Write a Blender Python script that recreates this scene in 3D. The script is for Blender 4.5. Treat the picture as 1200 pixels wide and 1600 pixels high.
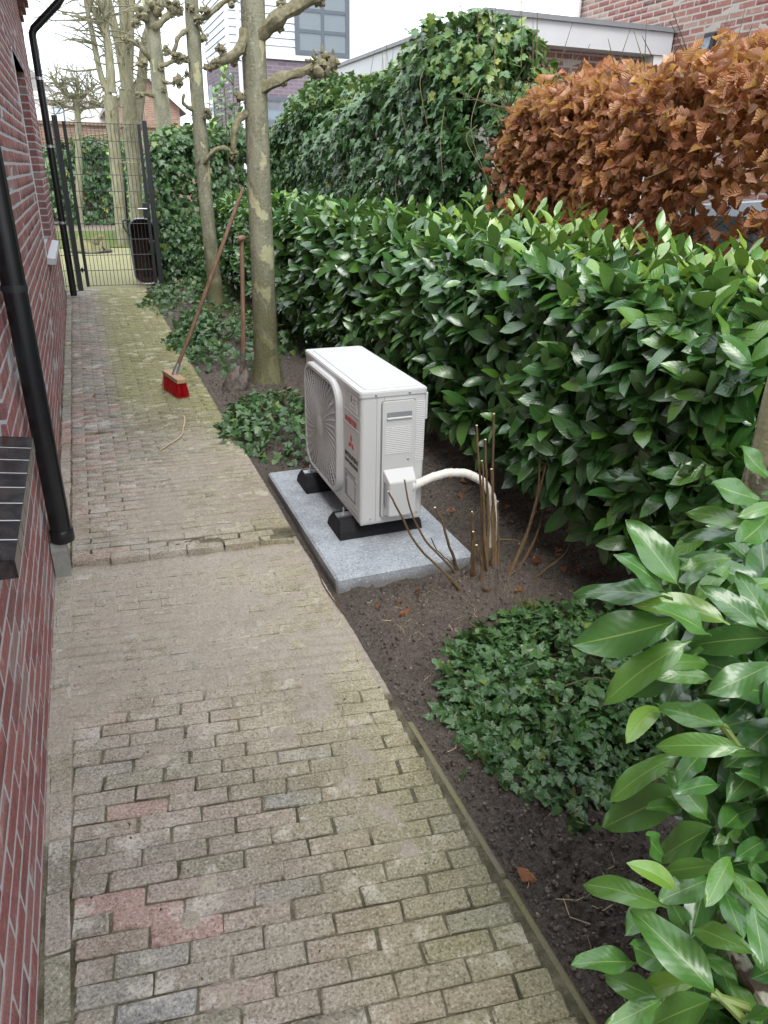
import bpy, math, random
import numpy as np
from mathutils import Matrix, Vector
for _o in list(bpy.data.objects): bpy.data.objects.remove(_o)
SC = bpy.context.scene
COL = SC.collection
rng = np.random.default_rng(7)
random.seed(7)

# ------------------------------------------------------------------ camera
F, CX, CY, CAMH = 1125.0, 600.0, 800.0, 1.56          # focal length in photo pixels, eye height in metres
def _axes(vy=(113, 259), vz=(551, 3184)):
    Y = np.array([vy[0]-CX, vy[1]-CY, F]); Y /= np.linalg.norm(Y)
    D = np.array([vz[0]-CX, vz[1]-CY, F]); D -= D.dot(Y)*Y; D /= np.linalg.norm(D)
    return np.stack([np.cross(Y, -D), Y, -D])
RC = _axes()
CAM = np.array([0, 0, CAMH])
def ray(u, v): return RC @ np.array([u-CX, v-CY, F])
def gnd(u, v, z=0.0):
    d = ray(u, v); return CAM+d*((z-CAM[2])/d[2])
def onx(u, v, x):
    d = ray(u, v); return CAM+d*((x-CAM[0])/d[0])
def ony(u, v, y):
    d = ray(u, v); return CAM+d*((y-CAM[1])/d[1])
def atd(u, v, dist):
    d = ray(u, v); return CAM+d/np.linalg.norm(d)*dist
def project(P):
    q = (np.asarray(P)-CAM) @ RC
    w = np.maximum(q[:, 2], 1e-3)
    return CX+F*q[:, 0]/w, CY+F*q[:, 1]/w, q[:, 2]
cd = bpy.data.cameras.new('camera'); cam = bpy.data.objects.new('camera', cd); COL.objects.link(cam)
cd.sensor_fit = 'VERTICAL'; cd.sensor_height = 36; cd.lens = F/1600*36
cd.clip_start = 0.02; cd.clip_end = 2000
_m = Matrix.Identity(4)
for i in range(3):
    _m[i][0] = RC[i, 0]; _m[i][1] = -RC[i, 1]; _m[i][2] = -RC[i, 2]; _m[i][3] = CAM[i]
cam.matrix_world = _m
SC.camera = cam

# ------------------------------------------------------------------ sky, sun, exposure
SUN_EL, SUN_AZ = math.radians(58), math.radians(190)
w = bpy.data.worlds.new('World'); SC.world = w; w.use_nodes = True
nt = w.node_tree; nt.nodes.clear()
sky = nt.nodes.new('ShaderNodeTexSky'); sky.sky_type = 'NISHITA'; sky.sun_disc = False
sky.sun_elevation = SUN_EL; sky.sun_rotation = SUN_AZ; sky.dust_density = 3.0; sky.air_density = 1.0
tc = nt.nodes.new('ShaderNodeTexCoord'); nz = nt.nodes.new('ShaderNodeTexNoise')
nz.inputs['Scale'].default_value = 2.2; nz.inputs['Detail'].default_value = 5; nz.inputs['Roughness'].default_value = .55
rmp = nt.nodes.new('ShaderNodeValToRGB')
rmp.color_ramp.elements[0].position = .3; rmp.color_ramp.elements[0].color = (.60, .70, .82, 1)
rmp.color_ramp.elements[1].position = .62; rmp.color_ramp.elements[1].color = (.95, .97, 1.0, 1)
mul = nt.nodes.new('ShaderNodeVectorMath'); mul.operation = 'SCALE'; mul.inputs['Scale'].default_value = 9.0
mx = nt.nodes.new('ShaderNodeMix'); mx.data_type = 'RGBA'; mx.inputs['Factor'].default_value = .86
bg = nt.nodes.new('ShaderNodeBackground'); bg.inputs['Strength'].default_value = 0.12
out = nt.nodes.new('ShaderNodeOutputWorld')
L = nt.links.new
L(tc.outputs['Generated'], nz.inputs['Vector']); L(nz.outputs['Fac'], rmp.inputs['Fac']); L(rmp.outputs['Color'], mul.inputs[0])
L(sky.outputs['Color'], mx.inputs['A']); L(mul.outputs['Vector'], mx.inputs['B']); L(mx.outputs['Result'], bg.inputs['Color'])
L(bg.outputs['Background'], out.inputs['Surface'])
sd = bpy.data.lights.new('sun', 'SUN'); sd.energy = 0.9; sd.angle = math.radians(28); sd.color = (1, .97, .93)
sun = bpy.data.objects.new('sun', sd); COL.objects.link(sun)
sdir = Vector((math.sin(SUN_AZ)*math.cos(SUN_EL), math.cos(SUN_AZ)*math.cos(SUN_EL), math.sin(SUN_EL)))
sun.rotation_euler = sdir.to_track_quat('Z', 'Y').to_euler(); sun.location = (0, -3, 9)
SC.view_settings.view_transform = 'Standard'; SC.view_settings.look = 'None'
SC.view_settings.exposure = 1.62; SC.view_settings.gamma = 1
SC.render.resolution_x = 768; SC.render.resolution_y = 1024
SC.render.engine = 'CYCLES'
SC.cycles.max_bounces = 6; SC.cycles.transparent_max_bounces = 6

# ------------------------------------------------------------------ noise
def _hash(ix, iy, s):
    h = (ix.astype(np.int64)*374761393 + iy.astype(np.int64)*668265263 + s*1442695041) & 0xffffffff
    h = ((h ^ (h >> 13))*1274126177) & 0xffffffff
    return ((h ^ (h >> 16)) & 0xffff)/65535.0
def vnoise(x, y, s=0):
    x = np.asarray(x, float); y = np.asarray(y, float)
    ix = np.floor(x); iy = np.floor(y); fx = x-ix; fy = y-iy
    fx = fx*fx*(3-2*fx); fy = fy*fy*(3-2*fy)
    a = _hash(ix, iy, s); b = _hash(ix+1, iy, s); c = _hash(ix, iy+1, s); d = _hash(ix+1, iy+1, s)
    return (a*(1-fx)+b*fx)*(1-fy)+(c*(1-fx)+d*fx)*fy
def fbm(x, y, s=0, o=4):
    v = 0; a = .5; t = 0
    for k in range(o):
        v = v+a*vnoise(x*2**k, y*2**k, s+k*17); t += a; a *= .5
    return v/t
def sstep(a, b, x):
    t = np.clip((x-a)/(b-a), 0, 1); return t*t*(3-2*t)

# ------------------------------------------------------------------ objects
WM = {}
def link(name, data, parent=None, M=None):
    o = bpy.data.objects.new(name, data); COL.objects.link(o)
    M = Matrix.Identity(4) if M is None else Matrix(M)
    if parent is not None:
        o.parent = parent; o.matrix_parent_inverse = WM[parent.name].inverted()
    o.matrix_basis = M
    WM[o.name] = M
    return o
def tag(o, label=None, cat=None, group=None, kind=None):
    if label: o['label'] = label
    if cat: o['category'] = cat
    if group: o['group'] = group
    if kind: o['kind'] = kind
    return o
def thing(name, loc, label, cat, group=None):
    return tag(link(name, None, None, Matrix.Translation(Vector([float(c) for c in loc]))), label, cat, group)

class MB:
    """collects shapes for ONE mesh"""
    def __init__(s): s.v = []; s.f = []; s.c = []; s.col = (1, 1, 1)
    def add(s, vs, fs, col=None):
        b = len(s.v); s.v += [tuple(map(float, p)) for p in vs]; s.f += [tuple(i+b for i in f) for f in fs]
        s.c += [col or s.col]*len(vs)
    def box(s, a, b, col=None, ch=0.0):
        x0, y0, z0 = [min(p, q) for p, q in zip(a, b)]; x1, y1, z1 = [max(p, q) for p, q in zip(a, b)]
        if ch <= 0:
            s.add([(x0,y0,z0),(x1,y0,z0),(x1,y1,z0),(x0,y1,z0),(x0,y0,z1),(x1,y0,z1),(x1,y1,z1),(x0,y1,z1)],
                  [(0,3,2,1),(4,5,6,7),(0,1,5,4),(1,2,6,5),(2,3,7,6),(3,0,4,7)], col)
        else:                                   # chamfered box
            c = min(ch, (x1-x0)*.45, (y1-y0)*.45, (z1-z0)*.45); vs = []; idx = {}
            for i, X in enumerate((x0, x1)):
                for j, Y in enumerate((y0, y1)):
                    for k, Z in enumerate((z0, z1)):
                        sx, sy, sz = (c if i == 0 else -c), (c if j == 0 else -c), (c if k == 0 else -c)
                        for ax, p in enumerate(((X, Y+sy, Z+sz), (X+sx, Y, Z+sz), (X+sx, Y+sy, Z))):
                            idx[i, j, k, ax] = len(vs); vs.append(p)
            fs = []
            for ax in range(3):
                for e in (0, 1):
                    q = []
                    for (a_, b_) in ((0,0),(1,0),(1,1),(0,1)):
                        t = [0, 0, 0]; t[ax] = e; t[(ax+1) % 3] = a_; t[(ax+2) % 3] = b_; q.append(idx[(*t, ax)])
                    fs.append(tuple(q if e else q[::-1]))
            for ax in range(3):                 # edges
                o1, o2 = (ax+1) % 3, (ax+2) % 3
                for e1 in (0, 1):
                    for e2 in (0, 1):
                        p = [0, 0, 0]; p[o1] = e1; p[o2] = e2; q = p[:]; q[ax] = 1
                        f = (idx[(*p, o1)], idx[(*q, o1)], idx[(*q, o2)], idx[(*p, o2)])
                        fs.append(f if (e1 != e2) else f[::-1])
            for i in (0, 1):
                for j in (0, 1):
                    for k in (0, 1):
                        f = tuple(idx[i, j, k, a_] for a_ in range(3)); fs.append(f if (i+j+k) % 2 else f[::-1])
            s.add(vs, fs, col)
    def tube(s, pts, rad, n=8, col=None, cap=True, wob=0.0, seed=0, sx=1.0):
        P = np.array(pts, float); k = len(P)
        rad = np.full(k, rad, float) if np.isscalar(rad) else np.array(rad, float)
        T = np.gradient(P, axis=0); T /= np.linalg.norm(T, axis=1)[:, None]+1e-9
        up = np.array([0, 0, 1.0]) if abs(T[0, 2]) < .9 else np.array([1.0, 0, 0])
        A = np.cross(T[0], up); A /= np.linalg.norm(A); vs = []
        for i in range(k):
            A = A-A.dot(T[i])*T[i]; A /= np.linalg.norm(A)+1e-9; B = np.cross(T[i], A)
            for j in range(n):
                a = 2*math.pi*j/n
                r = rad[i]*(1+(wob*(2*float(vnoise(i*.6+seed, j*.9, seed))-1) if wob else 0))
                vs.append(P[i]+r*(math.cos(a)*A*sx+math.sin(a)*B))
        fs = [(i*n+j, i*n+(j+1) % n, (i+1)*n+(j+1) % n, (i+1)*n+j) for i in range(k-1) for j in range(n)]
        if cap: fs += [tuple(range(n))[::-1], tuple(range((k-1)*n, k*n))]
        s.add(vs, fs, col)
    def blob(s, c, r, seed=0, n=8, m=6, amp=.25, sc=(1, 1, 1), col=None):
        vs = [(c[0], c[1], c[2]-r*sc[2])]
        for i in range(1, m):
            th = math.pi*i/m-math.pi/2
            for j in range(n):
                a = 2*math.pi*j/n; q = r*(1+amp*(2*float(vnoise(i*1.7+seed*3.1, j*1.3, seed))-1))
                vs.append((c[0]+q*sc[0]*math.cos(th)*math.cos(a), c[1]+q*sc[1]*math.cos(th)*math.sin(a), c[2]+q*sc[2]*math.sin(th)))
        vs.append((c[0], c[1], c[2]+r*sc[2])); e = len(vs)-1
        fs = [(0, 1+(j+1) % n, 1+j) for j in range(n)]
        fs += [(1+i*n+j, 1+i*n+(j+1) % n, 1+(i+1)*n+(j+1) % n, 1+(i+1)*n+j) for i in range(m-2) for j in range(n)]
        fs += [(1+(m-2)*n+j, 1+(m-2)*n+(j+1) % n, e) for j in range(n)]
        s.add(vs, fs, col)
    def prism(s, poly, axis, a, b, col=None):
        """poly: 2-D outline in the two axes after `axis` (cyclic), extruded from a to b"""
        n = len(poly); vs = []
        for e in (a, b):
            for p in poly:
                q = [0, 0, 0]; q[axis] = e; q[(axis+1) % 3] = p[0]; q[(axis+2) % 3] = p[1]; vs.append(q)
        ar = sum(poly[i][0]*poly[(i+1) % n][1]-poly[(i+1) % n][0]*poly[i][1] for i in range(n))
        flip = (ar > 0) != (b > a)
        fs = [tuple(range(n))[::-1], tuple(range(n, 2*n))]+[(i, (i+1) % n, n+(i+1) % n, n+i) for i in range(n)]
        if flip: fs = [f[::-1] for f in fs]
        s.add(vs, fs, col)
    def build(s, name, mat, parent=None, smooth=False, M=None):
        me = bpy.data.meshes.new(name); me.from_pydata(s.v, [], s.f)
        at = me.attributes.new('Col', 'FLOAT_COLOR', 'POINT')
        at.data.foreach_set('color', np.c_[np.array(s.c, float).reshape(-1, 3), np.ones(len(s.v))].ravel().astype(np.float32))
        me.materials.append(mat)
        if smooth:
            me.polygons.foreach_set('use_smooth', [True]*len(me.polygons))
            if smooth != 'full':
                try: me.set_sharp_from_angle(angle=math.radians(38))
                except Exception: pass
        return link(name, me, parent, M)

class Var:
    """a small mesh to be repeated: as shared-data objects or merged"""
    def __init__(s, v, f, attr, smooth=True):
        s.v = np.array(v, float); s.f = f; s.attr = np.array(attr, float); s.smooth = smooth
        s.loops = np.concatenate([np.array(q) for q in f]); s.tot = np.array([len(q) for q in f]); s.me = None
    def mesh(s, name, mat):
        if s.me is None:
            me = bpy.data.meshes.new(name); me.from_pydata(s.v.tolist(), [], s.f)
            a = me.attributes.new('leaf', 'FLOAT_VECTOR', 'POINT'); a.data.foreach_set('vector', s.attr.ravel().astype(np.float32))
            if s.smooth: me.polygons.foreach_set('use_smooth', [True]*len(me.polygons))
            me.materials.append(mat); s.me = me
        return s.me
def merged_mesh(name, vars_, which, mats, mat):
    V, Lp, T, A = [], [], [], []; base = 0
    for k, va in enumerate(vars_):
        m = mats[which == k]
        if not len(m): continue
        v = np.einsum('nij,kj->nki', m[:, :3, :3], va.v)+m[:, None, :3, 3]
        n = len(m); V.append(v.reshape(-1, 3)); A.append(np.tile(va.attr, (n, 1)))
        off = base+np.arange(n)*len(va.v)
        Lp.append((va.loops[None]+off[:, None]).ravel()); T.append(np.tile(va.tot, n)); base += n*len(va.v)
    V = np.concatenate(V); Lp = np.concatenate(Lp); T = np.concatenate(T); A = np.concatenate(A)
    me = bpy.data.meshes.new(name); me.vertices.add(len(V)); me.loops.add(len(Lp)); me.polygons.add(len(T))
    me.vertices.foreach_set('co', V.ravel().astype(np.float32)); me.loops.foreach_set('vertex_index', Lp.astype(np.int32))
    me.polygons.foreach_set('loop_start', np.concatenate([[0], np.cumsum(T)[:-1]]).astype(np.int32))
    a = me.attributes.new('leaf', 'FLOAT_VECTOR', 'POINT'); a.data.foreach_set('vector', A.ravel().astype(np.float32))
    if vars_[0].smooth: me.polygons.foreach_set('use_smooth', [True]*len(T))
    me.materials.append(mat); me.update(calc_edges=True)
    return me
def repeat(parent, piece, rest, vars_, which, mats, mat, limit=300, bonus=None):
    """the `limit` pieces that show largest become objects of their own, the rest one 'stuff' part"""
    n = len(mats); P = mats[:, :3, 3]
    x, y, d = project(P); s = np.linalg.norm(mats[:, :3, 1], axis=1)/np.maximum(np.linalg.norm(P-CAM, axis=1), .2)
    s = s*np.where((x > 5) & (x < 1195) & (y > 5) & (y < 1595) & (d > 0), 1, .01)
    if bonus is not None: s = s*bonus
    o = np.argsort(-s); one = o[:limit]; many = o[limit:]
    for i in one:
        link(piece, vars_[which[i]].mesh(piece, mat), parent, mats[i].tolist())
    if len(many):
        r = link(rest, merged_mesh(rest, vars_, which[many], mats[many], mat), parent); r['kind'] = 'stuff'
def frames(P, d, n, s):
    d = d/np.linalg.norm(d, axis=1)[:, None]
    z = n-(n*d).sum(1)[:, None]*d; z /= np.linalg.norm(z, axis=1)[:, None]+1e-9
    x = np.cross(d, z); M = np.zeros((len(P), 4, 4)); s = np.broadcast_to(np.asarray(s, float), (len(P),))[:, None]
    M[:, :3, 0] = x*s; M[:, :3, 1] = d*s; M[:, :3, 2] = z*s; M[:, :3, 3] = P; M[:, 3, 3] = 1
    return M
def unit(a): return a/(np.linalg.norm(a, axis=-1, keepdims=True)+1e-9)

# ------------------------------------------------------------------ materials
class NT:
    def __init__(s, name):
        s.m = bpy.data.materials.new(name); s.m.use_nodes = True; s.t = s.m.node_tree; s.t.nodes.clear()
        s.o = s.t.nodes.new('ShaderNodeOutputMaterial')
    def n(s, typ, props=None, **inp):
        k = s.t.nodes.new('ShaderNode'+typ)
        for a, b in (props or {}).items(): setattr(k, a, b)
        for a, b in inp.items(): s.set(k, a.replace('_', ' '), b)
        return k
    def set(s, k, key, b):
        i = k.inputs[int(key[1:])] if key[0] == '#' else k.inputs[key]
        if hasattr(b, 'is_linked') or isinstance(b, bpy.types.NodeSocket): s.t.links.new(b, i)
        else:
            if isinstance(b, (tuple, list)) and len(b) == 3 and i.type == 'RGBA': b = (*b, 1)
            i.default_value = b
    def math(s, op, a, b=0.0, c=None, clamp=False):
        k = s.t.nodes.new('ShaderNodeMath'); k.operation = op; k.use_clamp = clamp
        for i, v in enumerate((a, b) if c is None else (a, b, c)):
            if isinstance(v, bpy.types.NodeSocket): s.t.links.new(v, k.inputs[i])
            else: k.inputs[i].default_value = v
        return k.outputs[0]
    def mix(s, f, a, b, mode='MIX'):
        k = s.t.nodes.new('ShaderNodeMix'); k.data_type = 'RGBA'; k.blend_type = mode
        for key, v in (('Factor', f), ('A', a), ('B', b)):
            i = [q for q in k.inputs if q.name == key and q.enabled][0]
            if isinstance(v, bpy.types.NodeSocket): s.t.links.new(v, i)
            else: i.default_value = (*v, 1) if isinstance(v, (tuple, list)) and len(v) == 3 else v
        return [q for q in k.outputs if q.enabled][0]
    def ramp(s, f, stops):
        k = s.t.nodes.new('ShaderNodeValToRGB'); e = k.color_ramp.elements
        while len(e) < len(stops): e.new(.5)
        for q, (p, c) in zip(e, stops): q.position = p; q.color = (*c, 1) if isinstance(c, (tuple, list)) else (c, c, c, 1)
        s.t.links.new(f, k.inputs[0]); return k.outputs[0]
    def noise(s, scale, detail=3, vec=None, rough=.55, out=0, dist=0.0):
        k = s.n('TexNoise', Scale=scale, Detail=detail, Roughness=rough, Distortion=dist)
        if vec is not None: s.t.links.new(vec, k.inputs['Vector'])
        return k.outputs[out]
    def pos(s, scale=None):
        g = s.n('NewGeometry').outputs['Position']
        if scale is None: return g
        k = s.n('VectorMath', {'operation': 'MULTIPLY'}); s.t.links.new(g, k.inputs[0]); k.inputs[1].default_value = scale
        return k.outputs[0]
    def attr(s, name): return s.n('Attribute', {'attribute_name': name})
    def bump(s, h, strength=.3, dist=.01):
        return s.n('Bump', Strength=strength, Distance=dist, Height=h).outputs[0]
    def done(s, col, rough=.6, normal=None, spec=.5, metal=0.0, extra=None):
        b = s.n('BsdfPrincipled'); s.set(b, 'Base Color', col); s.set(b, 'Roughness', rough)
        s.set(b, 'Specular IOR Level', spec); s.set(b, 'Metallic', metal)
        if normal is not None: s.set(b, 'Normal', normal)
        for a, v in (extra or {}).items(): s.set(b, a, v)
        s.t.links.new(b.outputs[0], s.o.inputs[0]); return s.m
MAT = {}
def simple(name, col, rough=.6, spec=.5, metal=0.0, var=.15, scale=12, bump=0.0, bscale=60):
    t = NT(name); p = t.pos(); n = t.noise(scale, 4, p)
    c = t.mix(n, [x*(1-var) for x in col], [min(1, x*(1+var)) for x in col])
    nm = t.bump(t.noise(bscale, 4, p), bump, .004) if bump else None
    MAT[name] = t.done(c, rough, nm, spec, metal); return MAT[name]
simple('white_paint', (.53, .53, .52), .38, .5, var=.04, scale=6, bump=.05, bscale=250)
simple('warm_white', (.49, .48, .465), .42, .5, var=.04, scale=6)
simple('print_red', (.55, .03, .03), .5); simple('print_dark', (.06, .06, .065), .6); simple('print_yellow', (.75, .55, .03), .5)
simple('sticker', (.75, .75, .75), .45, var=.03)
simple('rubber', (.012, .012, .014), .75, .3, var=.3, scale=60, bump=.5, bscale=200)
simple('zinc', (.55, .57, .58), .35, .5, .9, var=.15)
simple('tape', (.72, .69, .62), .6, .3, var=.08, scale=25)
simple('black_pipe', (.012, .013, .015), .32, .5, var=.25, scale=8)
simple('anthracite', (.022, .024, .027), .45, .5, var=.2)
simple('dark', (.01, .01, .01), .8, .2)
simple('sill_joint', (.6, .6, .58), .8, .2)
simple('broom_wood', (.42, .28, .17), .6, .3, var=.2, scale=20)
simple('bristle', (.5, .012, .02), .45, .4, var=.3, scale=80)
simple('red_plastic', (.45, .02, .02), .4)
simple('frame_grey', (.10, .12, .14), .45); simple('pvc_white', (.7, .7, .68), .45, var=.04)
simple('fascia', (.55, .56, .57), .5, var=.05, scale=3); simple('trim_grey', (.22, .23, .24), .5)
simple('siding', (.66, .70, .75), .5, var=.04, scale=3)
simple('car_paint', (.45, .48, .52), .25, .6, .3, var=.03); simple('tyre', (.015, .015, .015), .8); 
simple('olive_bag', (.15, .14, .06), .6, .4, var=.3, scale=9); simple('black_bag', (.02, .02, .018), .5)
simple('barrow_steel', (.30, .33, .35), .45, .5, .5); simple('barrow_inside', (.035, .022, .018), .8, .2, var=.4, scale=20); simple('green_grip', (.03, .09, .06), .5)
simple('roof_tile', (.09, .06, .05), .7, var=.3, scale=10, bump=.4, bscale=12); simple('grey_roof', (.22, .21, .21), .8, var=.2, scale=8)
simple('render_white', (.68, .68, .66), .8, .2, var=.07, scale=2)
simple('gully', (.30, .29, .26), .85, .2, var=.25, scale=30, bump=.4, bscale=120)
def glassy(name, col, rough):
    t = NT(name); MAT[name] = t.done(col, rough, None, .8, 0.0, {'Coat Weight': 1.0, 'Coat Roughness': .03})
t = NT('window_glass'); MAT['window_glass'] = t.done((.42, .50, .57), .06, None, .5, .75); glassy('car_glass', (.03, .035, .04), .06)
def wood(name, c1, c2, axis):
    t = NT(name); s = [60, 60, 60]; s[axis] = 4
    n = t.noise(1.0, 4, t.pos(tuple(s))); MAT[name] = t.done(t.ramp(n, [(.3, c1), (.7, c2)]), .7, t.bump(n, .3, .003), .25)
wood('handle_wood', (.13, .075, .05), (.27, .17, .115), 2)
t = NT('rusty_steel'); n = t.noise(35, 5, t.pos()); MAT['rusty_steel'] = t.done(t.ramp(n, [(.35, (.06, .05, .042)), (.6, (.16, .14, .12)), (.75, (.20, .13, .09))]), .6, t.bump(n, .4, .003), .4, .25)
# bricks of walls: colour from the piece, speckle and sandy face
def brickmat(name, bump=.5):
    t = NT(name); a = t.attr('leaf').outputs['Vector']; p = t.pos()
    n1 = t.noise(28, 5, p); n2 = t.noise(240, 3, p); st = t.noise(1.0, 3, t.pos((90, 14, 14)))
    c = t.mix(t.math('MULTIPLY', n1, .55), a, (.42, .22, .19)); c = t.mix(t.ramp(n2, [(.35, .55), (.5, 0.0)]), c, t.mix(1.0, a, (.45, .4, .4), 'MULTIPLY'))
    c = t.mix(t.ramp(st, [(.56, 0.0), (.72, .45)]), c, (.48, .43, .41)); c = t.mix(t.ramp(t.noise(60, 5, p, .8), [(.36, .5), (.48, 0.0)]), c, t.mix(1.0, a, (.45, .42, .42), 'MULTIPLY'))
    MAT[name] = t.done(c, .85, t.bump(t.math('ADD', n1, t.math('MULTIPLY', n2, .5)), bump, .004), .25)
brickmat('wall_brick')
t = NT('mortar'); p = t.pos(); n = t.noise(90, 4, p); n2 = t.noise(3, 3, p)
MAT['mortar'] = t.done(t.mix(n2, t.mix(n, (.35, .35, .355), (.54, .54, .55)), (.42, .42, .43)), .95, t.bump(n, .6, .004), .15)
# paving: piece colour, speckled aggregate, moss and pale dust
t = NT('paver'); a = t.attr('leaf').outputs['Vector']; p = t.pos(); sx = t.n('SeparateXYZ', Vector=p)
n1 = t.noise(17, 5, p, .65); n2 = t.noise(135, 4, p, .8); n3 = t.noise(3.2, 4, p); n4 = t.noise(48, 4, p, .7); sp = t.noise(15, 5, p, .75); bl_ = t.noise(6.5, 5, p, .7)
far = t.ramp(t.math('DIVIDE', sx.outputs['Y'], 12.0), [(.36, 0.0), (.47, 1.0)])
side = t.ramp(sx.outputs['X'], [(.12, 0.0), (.62, 1.0)])
mid = t.ramp(sx.outputs['X'], [(.0, 0.0), (.13, 1.0)])
moss = t.math('ADD', t.math('MULTIPLY', side, .55), t.math('MULTIPLY', t.math('MULTIPLY', far, mid), .75))
moss = t.math('MULTIPLY', moss, t.ramp(n3, [(.25, .55), (.6, 1.25)]), clamp=True)
c = t.mix(t.ramp(n1, [(.3, .6), (.7, 0.0)]), a, t.mix(1.0, a, (.68, .67, .64), 'MULTIPLY'))
c = t.mix(moss, c, t.mix(n1, (.235, .225, .115), (.38, .355, .215)))
yy_ = t.math('ADD', t.math('DIVIDE', sx.outputs['Y'], 6.0), t.math('MULTIPLY', t.math('SUBTRACT', n3, .5), .28))
dust = t.math('MULTIPLY', t.ramp(yy_, [(.22, .12), (.33, .85), (.66, .75), (.80, .0)]), t.ramp(t.noise(22, 5, p, .7), [(.28, .35), (.62, 1.0)]))
c = t.mix(dust, c, t.mix(n2, (.43, .37, .295), (.70, .615, .50)))
gr_ = t.noise(2.6, 6, p, .7, 0, .6)
c = t.mix(t.ramp(gr_, [(.36, .55), (.52, 0.0)]), c, t.mix(1.0, c, (.62, .60, .50), 'MULTIPLY'))
c = t.mix(t.ramp(bl_, [(.555, 0.0), (.63, .72)]), c, (.60, .56, .49))
c = t.mix(t.math('MULTIPLY', moss, .42), c, t.mix(1.0, c, (.96, 1.0, .62), 'MULTIPLY'))
c = t.mix(t.ramp(n4, [(.30, .55), (.50, 0.0)]), c, t.mix(1.0, c, (.5, .5, .46), 'MULTIPLY'))
c = t.mix(t.ramp(n2, [(.36, .85), (.49, 0.0)]), c, t.mix(1.0, c, (.34, .34, .31), 'MULTIPLY'))
c = t.mix(t.ramp(n2, [(.55, 0.0), (.66, .7)]), c, (.62, .59, .53))
c = t.mix(t.ramp(sp, [(.655, 0.0), (.69, .6)]), c, (.11, .10, .085))
MAT['paver'] = t.done(c, .9, t.bump(t.math('ADD', t.math('ADD', n2, n4), n1), .9, .005), .25)
# sand over the paving: attribute Col.r = how thick it lies, Col.g = dirt
t = NT('sand'); a = t.n('SeparateColor', Color=t.attr('Col').outputs['Color']); p = t.pos()
n1 = t.ramp(t.noise(95, 5, p, .8), [(.30, 0.0), (.70, 1.0)]); n2 = t.noise(11, 4, p); n3 = t.noise(150, 3, p, .7)
pale = t.mix(n1, (.50, .435, .345), (.92, .83, .69)); dirt = t.mix(n1, (.33, .265, .20), (.70, .585, .465))
jn = t.mix(t.ramp(n2, [(.3, 0.0), (.62, 1.0)]), (.085, .078, .045), t.mix(n1, (.19, .175, .10), (.44, .40, .29)))
c = t.mix(a.outputs['Green'], pale, dirt); c = t.mix(t.ramp(n2, [(.3, .4), (.55, 0.0)]), c, t.mix(1.0, c, (.8, .77, .72), 'MULTIPLY'))
c = t.mix(t.ramp(n3, [(.27, .8), (.37, 0.0)]), c, (.13, .11, .09))
c = t.mix(a.outputs['Red'], jn, c)
MAT['sand'] = t.done(c, .95, t.bump(t.math('ADD', n1, t.math('MULTIPLY', n3, .6)), 1.0, .008), .15)
# soil: Col.r = dry sandy scatter
t = NT('soil'); a = t.n('SeparateColor', Color=t.attr('Col').outputs['Color']); p = t.pos()
n1 = t.noise(60, 6, p, .8); n2 = t.noise(9, 4, p); n3 = t.noise(120, 4, p, .8)
c = t.mix(t.ramp(n1, [(.3, 0.0), (.7, 1.0)]), (.040, .034, .029), (.29, .247, .213))
dry = t.mix(t.ramp(n3, [(.3, 0.0), (.7, 1.0)]), (.10, .08, .063), (.40, .335, .275))
f = t.math('MULTIPLY', t.math('ADD', a.outputs['Red'], .10), t.ramp(n2, [(.28, .25), (.62, 1.1)]), clamp=True)
c = t.mix(f, c, dry); c = t.mix(t.ramp(n3, [(.66, 0.0), (.74, .7)]), c, (.30, .26, .20))
MAT['soil'] = t.done(c, .95, t.bump(t.math('ADD', n1, t.math('MULTIPLY', n3, .5)), 1.0, .022), .15)
# concrete slab
t = NT('clod'); p = t.pos(); n1 = t.noise(45, 2, p); MAT['clod'] = t.done(t.ramp(n1, [(.35, (.055, .046, .039)), (.58, (.17, .143, .122)), (.72, (.34, .285, .24))]), .95, t.bump(t.noise(400, 3, p), .8, .003), .15)
t = NT('concrete'); p = t.pos(); n1 = t.noise(120, 4, p, .8); n2 = t.noise(7, 5, p, .65); n3 = t.noise(75, 4, p, .7)
c = t.mix(t.ramp(n2, [(.3, 0.0), (.7, 1.0)]), (.27, .295, .32), (.46, .49, .52)); c = t.mix(t.ramp(n1, [(.38, .85), (.5, 0.0)]), c, (.17, .19, .21)); c = t.mix(t.ramp(n3, [(.56, 0.0), (.66, .7)]), c, (.62, .64, .66))
zz = t.n('SeparateXYZ', Vector=p).outputs['Z']
c = t.mix(t.ramp(t.math('ADD', zz, t.math('MULTIPLY', t.math('SUBTRACT', n2, .5), .05)), [(.004, .55), (.03, 0.0)]), c, (.17, .14, .11))
MAT['concrete'] = t.done(c, .85, t.bump(n1, .35, .003), .25)
t = NT('kerb'); p = t.pos(); n1 = t.noise(200, 3, p); n2 = t.noise(6, 4, p)
MAT['kerb'] = t.done(t.mix(t.ramp(n2, [(.3, 0.0), (.55, 1.0)]), t.mix(n1, (.13, .115, .09), (.26, .23, .18)), t.mix(n1, (.14, .13, .065), (.27, .25, .14))), .92, t.bump(n1, .6, .005), .2)
# glazed sill tiles
t = NT('glazed'); p = t.pos(); n1 = t.noise(22, 4, p, .6, 0, .8); n2 = t.noise(140, 3, p)
c = t.mix(t.ramp(n1, [(.4, 0.0), (.7, 1.0)]), (.012, .012, .015), (.06, .05, .048)); MAT['glazed'] = t.done(t.mix(t.ramp(n2, [(.68, 0.0), (.8, .6)]), c, (.2, .18, .16)), .22, t.bump(n1, .25, .004), .6)
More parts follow.
